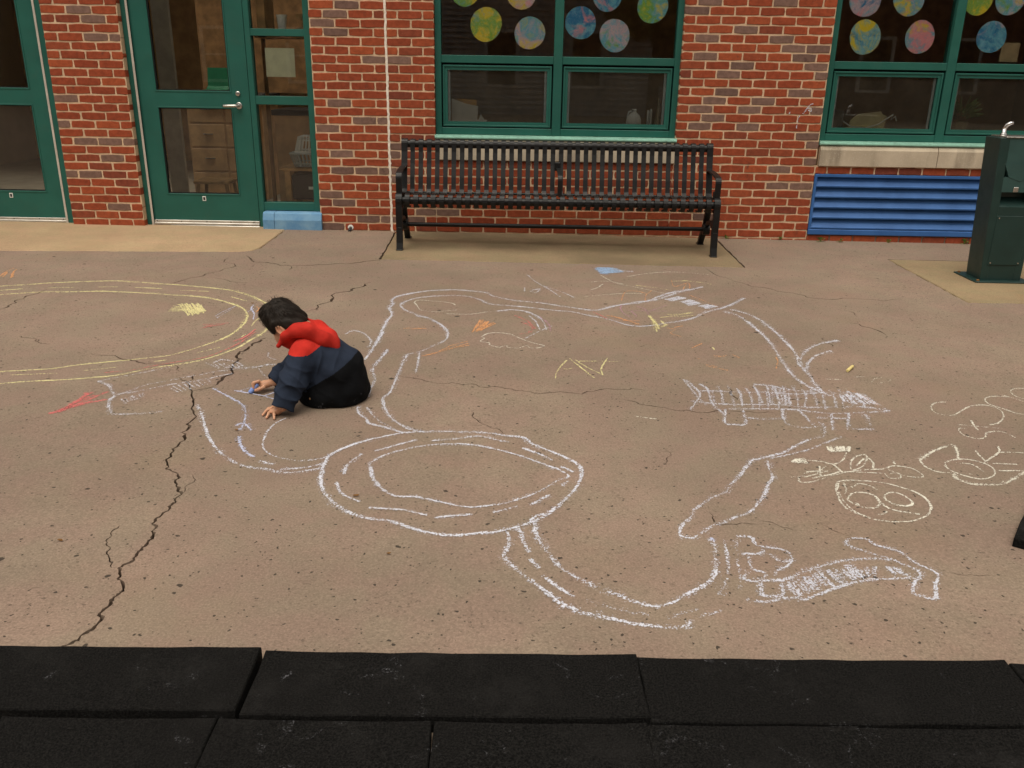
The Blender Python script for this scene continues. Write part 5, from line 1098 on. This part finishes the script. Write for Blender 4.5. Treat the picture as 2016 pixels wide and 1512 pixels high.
# ------------------------------------------------------------------ loose chalk stick
def chalk_stick(label, a, b, r, mat):
    mb = MB(); a = np.array(a); b = np.array(b); t = [0, .03, .3, .7, .96, 1]; rr = [r*.8, r, r, r*.97, r*.95, r*.6]
    o = mb.tube([a+(b-a)*q for q in t], rr, 14).obj('chalk_stick', mat, None, 'auto'); return tag(o, label, 'chalk')
sa, sb_ = gp(1668, 733), gp(1678, 724)
chalk_stick('short yellow chalk stub lying on the pavement at the right', sa+np.array([0, 0, .008]), sb_+np.array([0, 0, .008]), .008, simple('yellow_chalk', (.70, .58, .25), .9, 0, .1, .08, 60))
# ------------------------------------------------------------------ the child, as smooth blended volumes
def nrm(v): v = np.array(v, float); return v/np.linalg.norm(v)
class Field:
    def __init__(s, lo, hi, h):
        s.lo = np.array(lo, float); s.h = h; s.n = np.ceil((np.array(hi)-s.lo)/h).astype(int)+1
        s.d = np.full(s.n, .5, np.float32)
    def sub(s, lo, hi, pad):
        a = np.maximum(0, np.floor((np.array(lo)-pad-s.lo)/s.h).astype(int)); b = np.minimum(s.n, np.ceil((np.array(hi)+pad-s.lo)/s.h).astype(int)+1)
        ax = [np.arange(a[i], b[i])*s.h+s.lo[i] for i in range(3)]
        return (slice(a[0], b[0]), slice(a[1], b[1]), slice(a[2], b[2])), np.meshgrid(*ax, indexing='ij')
    def op(s, fn, lo, hi, k=0., mode='add', pad=None):
        sl, (X, Y, Z) = s.sub(lo, hi, pad if pad is not None else max(.02, k*1.2))
        if X.size == 0: return
        P = np.stack((X, Y, Z), -1); q = fn(P); a = s.d[sl]
        if mode == 'add': s.d[sl] = smin(a, q, k)
        elif mode == 'cut': s.d[sl] = -smin(-a, q, k)
        elif mode == 'disp': s.d[sl] = a+q
    def cap(s, a, b, ra, rb, k=.01, mode='add', fn=None):
        a = np.array(a, float); b = np.array(b, float); R = max(ra, rb)
        s.op(capf(a, b, ra, rb), np.minimum(a, b)-R, np.maximum(a, b)+R, k, mode)
    def ell(s, c, r, k=.01, Q=None, mode='add'):
        R = max(r); c = np.array(c, float); s.op(ellf(c, r, Q), c-R, c+R, k, mode)
def smin(a, b, k):
    if k <= 0: return np.minimum(a, b)
    h = np.maximum(k-np.abs(a-b), 0)/k; return np.minimum(a, b)-h*h*k*.25
def capf(a, b, ra, rb):
    def f(P):
        ab = b-a; t = np.clip(((P-a)@ab)/(ab@ab), 0, 1); return np.linalg.norm(P-a-t[..., None]*ab, axis=-1)-(ra+(rb-ra)*t)
    return f
def ellf(c, r, Q=None):
    r = np.array(r, float)
    def f(P):
        q = P-c
        if Q is not None: q = q@Q
        k0 = np.linalg.norm(q/r, axis=-1); k1 = np.linalg.norm(q/(r*r), axis=-1)+1e-9; return k0*(k0-1)/k1
    return f
def nets(F_):
    d = F_.d; ins = d < 0; nx, ny, nz = d.shape
    cs = (nx-1, ny-1, nz-1); acc = np.zeros(cs+(3,), np.float32); cnt_ = np.zeros(cs, np.float32)
    for ax in range(3):
        o = [i for i in range(3) if i != ax]
        for i in (0, 1):
            for j in (0, 1):
                s0 = [None]*3; s1 = [None]*3; s0[ax] = slice(0, d.shape[ax]-1); s1[ax] = slice(1, d.shape[ax])
                for q, v in zip(o, (i, j)): s0[q] = s1[q] = slice(v, d.shape[q]-1+v)
                a = d[tuple(s0)]; b = d[tuple(s1)]; m_ = (a < 0) != (b < 0)
                t = np.where(m_, a/(a-b+1e-20), 0); off = np.zeros(3); off[o[0]] = i; off[o[1]] = j
                for c_ in range(3): acc[..., c_] += m_*(t if c_ == ax else off[c_])
                cnt_ += m_
    act = cnt_ > 0; idx = np.full(cs, -1, np.int64); idx[act] = np.arange(act.sum())
    base = np.argwhere(act); V = (base+acc[act]/cnt_[act][:, None])*F_.h+F_.lo
    Fc = []
    for ax in range(3):
        o = [(ax+1) % 3, (ax+2) % 3]
        s0 = [slice(1, -1)]*3; s1 = [slice(1, -1)]*3; s0[ax] = slice(0, d.shape[ax]-1); s1[ax] = slice(1, d.shape[ax])
        a = ins[tuple(s0)]; b = ins[tuple(s1)]
        for flip in (False, True):
            e = np.argwhere((a & ~b) if not flip else (~a & b))
            if not len(e): continue
            e[:, o[0]] += 1; e[:, o[1]] += 1
            def I(u, v):
                q = e.copy(); q[:, o[0]] -= u; q[:, o[1]] -= v; return idx[q[:, 0], q[:, 1], q[:, 2]]
            quad = np.stack((I(1, 1), I(0, 1), I(0, 0), I(1, 0)), 1); Fc.append(quad[:, ::-1] if flip else quad)
    return V, np.concatenate(Fc)
def smooth(V, Fc, it=2, lam=.5):
    n = len(V); e = np.concatenate([Fc[:, [0, 1]], Fc[:, [1, 2]], Fc[:, [2, 3]], Fc[:, [3, 0]]]); deg = np.bincount(e.ravel(), minlength=n).astype(float)
    for _ in range(it):
        A = np.zeros_like(V)
        for c_ in range(3): A[:, c_] = np.bincount(e[:, 0], V[e[:, 1], c_], n)+np.bincount(e[:, 1], V[e[:, 0], c_], n)
        V = V+lam*(A/np.maximum(deg, 1)[:, None]-V)
    return V
def mesh_of(name, V, Fc, mats, parent, mi=None):
    me = bpy.data.meshes.new(name); me.from_pydata(V.tolist(), [], Fc.tolist()); me.update()
    bm = bmesh.new(); bm.from_mesh(me); bmesh.ops.recalc_face_normals(bm, faces=list(bm.faces)); bm.to_mesh(me); bm.free()
    for q in mats: me.materials.append(q)
    if mi is not None: me.polygons.foreach_set('material_index', mi)
    me.shade_smooth(); o = bpy.data.objects.new(name, me); C.objects.link(o)
    if parent is not None: o.parent = parent
    return o
def wav(P, seed, fr, n=6):
    r = np.random.default_rng(seed); s = 0
    for _ in range(n):
        k = nrm(r.normal(size=3))*r.uniform(.6, 1.4)*fr; s = s+np.sin(P@k+r.uniform(0, 6.28))
    return s/n**.5
# skeleton
GZ = gz(-.8)
pel = np.array([-.748, 3.448, .085]); neckb = np.array([-.868, 3.450, .272])
shL = np.array([-.868, 3.345, .238]); elL = np.array([-.893, 3.278, .135]); wrL = np.array([-.930, 3.228, .040])
shR = np.array([-.838, 3.545, .232]); elR = np.array([-.945, 3.585, .115]); wrR = np.array([-1.030, 3.505, .050])
hc = wp(556, 626, 3.448)
fv = nrm((-.62, .38, -.68)); uv = np.array((-.55, -.05, .83)); uv = nrm(uv-fv*(uv@fv)); sv = np.cross(uv, fv)   # face, crown, his left
QH = np.stack((sv, fv, uv), 1)
def hp(a, b, c_): return hc+sv*a+fv*b+uv*c_
ear = hp(.064, -.008, -.030)
# ---- body: head, neck, trunk, arms and hands in one skin
B = Field((-1.18, 3.12, -.01), (-.58, 3.66, .47), .0023)
B.ell(hc, (.064, .075, .077), .0, QH); B.ell(hp(0, .030, -.048), (.052, .055, .052), .03, QH)
B.ell(hp(0, .088, -.030), (.011, .014, .016), .014, QH); B.ell(hp(0, .075, -.075), (.030, .022, .018), .02, QH)
for s_ in (-1, 1): B.ell(hp(s_*.028, .084, -.010), (.017, .010, .010), .012, QH, 'cut'); B.ell(hp(s_*.030, .066, -.050), (.022, .02, .02), .02, QH)
B.cap(hp(-.016, .098, -.070), hp(.016, .098, -.070), .003, .003, .006, 'cut')
for s_ in (-1, 1):
    e = hp(s_*.064, -.008, -.030); Qe = np.stack((nrm(sv*s_+fv*-.5), nrm(fv+sv*s_*.5), uv), 1)
    B.ell(e+sv*s_*.006-fv*.004, (.007, .018, .026), .006, Qe); B.ell(e+sv*s_*.013-fv*.002+uv*.003, (.006, .010, .016), .004, Qe, 'cut')
B.cap(hp(0, -.025, -.055), neckb, .040, .042, .03)
B.ell(pel+np.array([0, 0, .01]), (.085, .095, .07), .03); B.cap(pel, neckb-np.array([.0, 0, .03]), .085, .075, .05)
for a, b, c_ in ((shL, elL, wrL), (shR, elR, wrR)): B.cap(a, b, .034, .027, .02); B.cap(b, c_, .027, .017, .015)
# left hand spread flat on the ground
pc = gp(546, 816.5); pc[2] = GZ+.0175
B.cap(wrL, pc, .016, .015, .012); B.ell(pc+np.array([-.006, -.002, 0]), (.022, .021, .0115), .012)
def finger(pts, r0, r1, k=.004):
    for i in range(len(pts)-1):
        n = len(pts)-1; B.cap(pts[i], pts[i+1], r0+(r1-r0)*i/n, r0+(r1-r0)*(i+1)/n, k)
for kx, ky, mx, my, tx, ty in ((536, 811.5, 528, 811, 521, 814.5), (532.5, 814, 524, 815.5, 516.5, 820.5), (534.5, 817.5, 529, 820.5, 524.5, 826), (540.5, 820.5, 540, 823.5, 540, 828)):
    a = gp(kx, ky); b = gp(mx, my); c_ = gp(tx, ty); a[2] = GZ+.020; b[2] = GZ+.0155; c_[2] = GZ+.0065; b = a+(b-a)*.9; c_ = b+(c_-b)*.9; finger([a, b, c_], .0062, .0050)
a = gp(546, 808); b = gp(540, 805.5); c_ = gp(534, 805.5); a[2] = GZ+.018; b[2] = GZ+.013; c_[2] = GZ+.007; finger([a, b, c_], .0075, .006)
# right hand closed round the chalk
ct = gp(496.5, 772.5); ct[2] = GZ+.006; cd = nrm(wp(509, 757.5, 3.50)-ct); chalk0, chalk1 = ct, ct+cd*.062
pr_ = wp(522, 757, 3.505)
B.cap(wrR, pr_, .017, .016, .012); B.ell(pr_+np.array([-.004, 0, .002]), (.023, .020, .015), .01)
for q, (kn, mid_, tip, rr) in enumerate([((510, 750.5, 3.485), (499.5, 753.5, 3.478), (499, 763.5, 3.474), .0068), ((509, 751, 3.500), (498, 755, 3.495), (498.5, 764.5, 3.490), .0068), ((510, 753, 3.517), (500, 757.5, 3.512), (501, 766, 3.503), .0064), ((512.5, 755.5, 3.531), (504.5, 761, 3.525), (505, 767, 3.514), .0058)]):
    finger([wp(*kn), wp(*mid_), wp(*tip)], rr, rr*.84)
finger([wp(519, 762.5, 3.480), wp(511, 766, 3.470), wp(503.5, 768.5, 3.470)], .0085, .0066)
V, Fc = nets(B); V = smooth(V, Fc, 2, .45)
def m_skin():
    s = NT('skin'); c = s.mix(s.step(s.noise(22, 3), .35, .7), (.55, .29, .175), (.61, .34, .215))
    c = s.mix(s.math('MULTIPLY', s.step(s.noise(70, 3), .5, .7), .25), c, (.66, .29, .19))
    return s.done(s.bsdf(c, .5, 0, .4, s.bump(s.noise(500, 2), .1, .0004), Subsurface_Weight=.12, Subsurface_Radius=(.006, .003, .002)))
person = tag(mesh_of('person', V, Fc, [m_skin()], None), 'small child in red, navy and black hooded jacket sitting hunched, drawing with chalk', 'person')
for s_ in (-1, 1):
    MB().lathe([(.0005, -.008), (.006, -.005), (.0085, 0), (.006, .005), (.0005, .008)], hp(s_*.028, .072, -.011), 10).obj('eye', simple('eye_dark', (.03, .02, .015), .3), person, True)
# ---- hair
Hh = Field(hc-.15, hc+.15, .0024)
Hh.ell(hc-fv*.002+uv*.001, (.073, .079, .084), 0, QH); Hh.ell(hp(0, -.034, -.032), (.054, .038, .047), .03, QH); Hh.ell(hp(.01, .020, .048), (.046, .040, .032), .03, QH)
Hh.ell(hp(0, -.048, -.056), (.048, .024, .030), .02, QH)
Hh.op(lambda P: .0028*wav(P-hc, 5, 150)+.0025*wav(P-hc, 9, 60), hc-.12, hc+.12, 0, 'disp', 0)
Hh.ell(hp(0, .100, -.068), (.095, .075, .080), .008, QH, 'cut'); Hh.ell(ear+sv*.01+fv*.012-uv*.006, (.03, .022, .026), .006, QH, 'cut'); Hh.ell(hp(-.078, .004, -.036), (.03, .022, .026), .006, QH, 'cut')
Hh.ell(hp(0, .02, -.135), (.12, .10, .050), .01, QH, 'cut')
V, Fc = nets(Hh); V = smooth(V, Fc, 1, .4)
def m_hair():
    s = NT('black_hair'); c = s.mix(s.noise(120, 3), (.010, .0075, .0058), (.024, .017, .0125))
    return s.done(s.bsdf(c, .62, 0, .22, s.bump(s.noise(260, 3), .5, .002)))
M['hair'] = m_hair(); hair = mesh_of('hair', V, Fc, [M['hair']], person)
rh = np.random.default_rng(3); crown = hp(0, -.03, .085); sm2 = MB()
pick = rh.choice(len(V), 2600)
for i in pick:
    p = V[i]; out = nrm(p-hc); t = p-crown; t = t-out*(t@out); dist = np.linalg.norm(t)
    t = nrm(t+rh.normal(size=3)*.012) if dist > .012 else nrm(rh.normal(size=3))
    t = nrm(t-out*(t@out)); L = rh.uniform(.014, .030); lift = rh.uniform(.05, .22)+(.9 if dist < .035 and rh.random() < .35 else 0)
    w_ = nrm(np.cross(out, t))*rh.uniform(.0005, .0011); m1 = p+t*L*.5+out*(.001+L*lift*.4); e1 = p+t*L+out*(L*lift*.55-.001)
    sm2.add([p-w_, p+w_, m1+w_*.8, e1, m1-w_*.8], [(0, 1, 2, 4), (4, 2, 3)])
o = sm2.obj('hair_strands', 'hair', hair); stuff(o)
# ---- jacket
J = Field((-1.14, 3.10, -.01), (-.54, 3.70, .36), .0030)
tor = [(pel+np.array([.000, 0, -.040]), (.130, .140, .132), None), (np.array([-.772, 3.450, .150]), (.128, .136, .082), None), (np.array([-.830, 3.450, .205]), (.100, .132, .074), None)]
for c_, r_, q in tor: J.ell(c_, r_, .05)
J.ell((-.812, 3.412, .035), (.098, .108, .085), .04)
arms = [(shL+np.array([.004, .008, -.004]), elL, wrL+np.array([.004, .003,   .006]), .056, .052, .043), (shR, elR, wrR, .058, .050, .040)]
def armd(P, which=None):
    d = None
    for k, (a, b, c_, r0, r1, r2) in enumerate(arms):
        if which is not None and k != which: continue
        ax = nrm(c_-b); e = smin(capf(a, b, r0, r1)(P), capf(b, c_, r1, r2)(P), .02)
        t = (P-b)@nrm(c_-b); t2 = (P-a)@nrm(b-a)
        e = e-.0062*(1-np.abs(np.sin(t*62+1.6*np.sin(P@np.array([30., 22., 10.])))))**2*np.clip((t+.03)/.05, 0, 1)*np.clip((np.linalg.norm(c_-b)-.012-t)/.02, 0, 1)-.0058*(1-np.abs(np.sin(t2*42+.6+1.3*np.sin(P@np.array([14., -25., 20.])))))**2*np.clip((t2-.03)/.06, 0, 1)
        e = np.maximum(e, (P-c_)@ax-.012)
        # hollow cuff mouth
        e = np.maximum(e, -(np.linalg.norm((P-c_)-((P-c_)@ax)[..., None]*ax, axis=-1)-(r2-.009)+np.maximum(0, .0-(P-c_)@ax)*3))
        d = e if d is None else np.minimum(d, e)
    return d
for k in (0, 1):
    a, b, c_, *_r = arms[k]; P3 = np.array([a, b, c_]); J.op(lambda P: armd(P, k), P3.min(0)-.08, P3.max(0)+.08, .038, 'add', .01)
J.op(lambda P: .0034*wav(P, 2, 42)+.0022*wav(P, 8, 95), (-1.1, 3.1, 0), (-.56, 3.7, .36), 0, 'disp', 0)
# pulled folds from armpit to hem on the back
def folds(P):
    q = P-np.array([-.80, 3.33, .17]); u_ = q@nrm((.55, -.1, -.8)); v_ = q@nrm((.8, .2, .5)); return -.0065*(1-np.abs(np.sin(v_*34+u_*12+1.1*np.sin(u_*30))))**3*np.exp(-(q**2).sum(-1)/.012)
J.op(folds, (-.95, 3.2, .02), (-.65, 3.5, .32), 0, 'disp', 0)
sl, (X, Y, Z) = J.sub((-1.2, 3.0, -.02), (-.5, 3.8, .06), 0); J.d[sl] = np.maximum(J.d[sl], (GZ+.0035)-Z)
J.cap(neckb+np.array([-.02, 0, .0]), neckb+nrm((-.5, 0, .7))*.12+np.array([-.02, 0, 0]), .043, .055, .01, 'cut')
V, Fc = nets(J); V = smooth(V, Fc, 2, .5)
cen = V[Fc].mean(1); ax_t = nrm(neckb-pel); tt = (cen-pel)@ax_t
td = np.min([ellf(c_, r_, None)(cen) for c_, r_, q in tor], axis=0); ad = armd(cen)
onarm = ad < td-.004
mi = np.zeros(len(Fc), int)                                        # 0 navy, 1 red, 2 black
mi[(~onarm) & (tt < .050+.10*np.clip(cen[:, 0]+.70, 0, .1))] = 2
mi[(~onarm) & (tt > .170)] = 1; mi[onarm & (cen[:, 2] > .236) & (tt > .17)] = 1
def m_cloth(name, col, dust=0., wr=.45):
    s = NT(name); c = s.mix(s.step(s.noise(14, 4), .3, .7), mul(col, .86), mul(col, 1.12))
    if dust:
        sp = s.n('ShaderNodeSeparateXYZ'); s.set(sp.inputs[0], s.pos)
        d = s.math('MULTIPLY', s.math('MULTIPLY', s.step(s.noise(30, 4, .7), .58, .72), s.step(sp.outputs[2], .07, .02)), s.step(s.noise(260, 2), .4, .6)); c = s.mix(s.math('MULTIPLY', d, dust), c, (.45, .46, .52))
    h = s.math('ADD', s.math('MULTIPLY', s.noise(900, 1), .12), s.noise(38, 4, .6))
    return s.done(s.bsdf(c, .9, 0, .12, s.bump(h, wr, .004), Sheen_Weight=.0))
MR = m_cloth('red_cloth', (.52, .031, .022)); MN = m_cloth('navy_cloth', (.021, .029, .049)); MK = m_cloth('black_cloth', (.0045, .0050, .0062), .5)
jacket = mesh_of('jacket', V, Fc, [MN, MR, MK], person, mi); jacket['label'] = 'red, navy and black colour-blocked jacket'
# hood lying on the back, with the standing collar
Q = Field((-1.02, 3.28, .16), (-.66, 3.62, .42), .0026)
hd0 = wp(600, 648, 3.425); hd1 = wp(652, 672, 3.425); axh = nrm(hd1-hd0); nh = nrm(np.cross(axh, np.array([0, 1., 0]))); nh = nh if nh[2] > 0 else -nh
QQ = np.stack((axh, np.array([0, 1., 0]), nh), 1)
roll = [(549, 680, 3.378, .013), (562, 662, 3.365, .017), (582, 651, 3.356, .021), (608, 652, 3.362, .025), (637, 664, 3.388, .026), (655, 675, 3.430, .024)]
for far in (0, 1):
    pts = [(wp(x, y, d), r) for x, y, d, r in roll]
    if far: pts = [(np.array([p[0]+.010, 6.85-p[1], p[2]-.014]), r*.9) for p, r in pts]
    for (p, r), (p2, r2) in zip(pts, pts[1:]): Q.cap(p, p2, r, r2, .018)
Q.ell((hd0+hd1)/2-axh*.008, (.078, .070, .026), .03, QQ); Q.ell(hd0-axh*.010+nh*.002, (.034, .062, .026), .03, QQ)
Q.op(lambda P: .0022*wav(P, 21, 60)+.0018*wav(P, 22, 130), (-1.0, 3.28, .16), (-.68, 3.62, .42), 0, 'disp', 0)
Q.ell(wp(600, 641, 3.44), (.040, .055, .020), .02, QQ)
# collar: open ring round the neck, leaning forward to the chin
ccn = (neckb+hp(0, .0, -.07))/2+np.array([-.012, 0, -.012]); cax = nrm((-.62, .0, .58))
def coll(P):
    q = P-ccn; t = q@cax; rr = np.linalg.norm(q-t[..., None]*cax, axis=-1); return np.maximum(np.abs(rr-(.066+.25*np.clip(t, -.1, .1)))-.0055, np.abs(t-.004)-.030)
Q.op(coll, ccn-.11, ccn+.11, .012, 'add', 0)
Q.cap(hp(0, -.02, -.05), neckb, .052, .050, .008, 'cut'); Q.ell(hc, (.070, .081, .083), .004, QH, 'cut')
V, Fc = nets(Q); V = smooth(V, Fc, 2, .5); hood = mesh_of('hood', V, Fc, [MR], jacket)
bt = wp(612, 784, 3.318); MB().lathe([(.0065, -.002), (.0065, -.005), (.004, -.007)], (bt[0], bt[1], bt[2]), 14, 1).obj('snap_button', simple('brass_button', (.45, .30, .16), .35, .8), jacket)
# trousers: folded legs hidden under the jacket
T = Field((-1.0, 3.25, -.01), (-.60, 3.72, .16), .004)
for yy, kx in ((3.40, -.885), (3.51, -.900)):
    T.cap((-.745, yy, .075), (kx, yy+.02, .052), .050, .042, .02); T.cap((kx, yy+.02, .045), (-.70, yy+.03, .036), .036, .030, .02)
sl, (X, Y, Z) = T.sub((-1.2, 3.0, -.02), (-.5, 3.8, .06), 0); T.d[sl] = np.maximum(T.d[sl], (GZ+.004)-Z)
V, Fc = nets(T); V = smooth(V, Fc, 2); mesh_of('trousers', V, Fc, [MK], person)
off_ = np.array([-.006, -.016, 0]); chalk_stick('short blue chalk stick held in the right hand of the child', chalk0+off_, chalk0+off_+cd*.052, .0095, simple('blue_chalk', (.22, .32, .68), .9, 0, .1, .08, 80))

# ------------------------------------------------------------------ put each thing's handle at its base
bpy.context.view_layer.update()
for o in [q for q in C.objects if q.type == 'EMPTY' and q.parent is None]:
    ms = [q for q in o.children]; pts = [q.matrix_world @ Vector(c_) for q in o.children_recursive if q.type == 'MESH' for c_ in q.bound_box]
    if not pts: continue
    b = Vector(((min(p.x for p in pts)+max(p.x for p in pts))/2, (min(p.y for p in pts)+max(p.y for p in pts))/2, min(p.z for p in pts)))
    o.location = b
    for q in ms: q.location = q.location-b
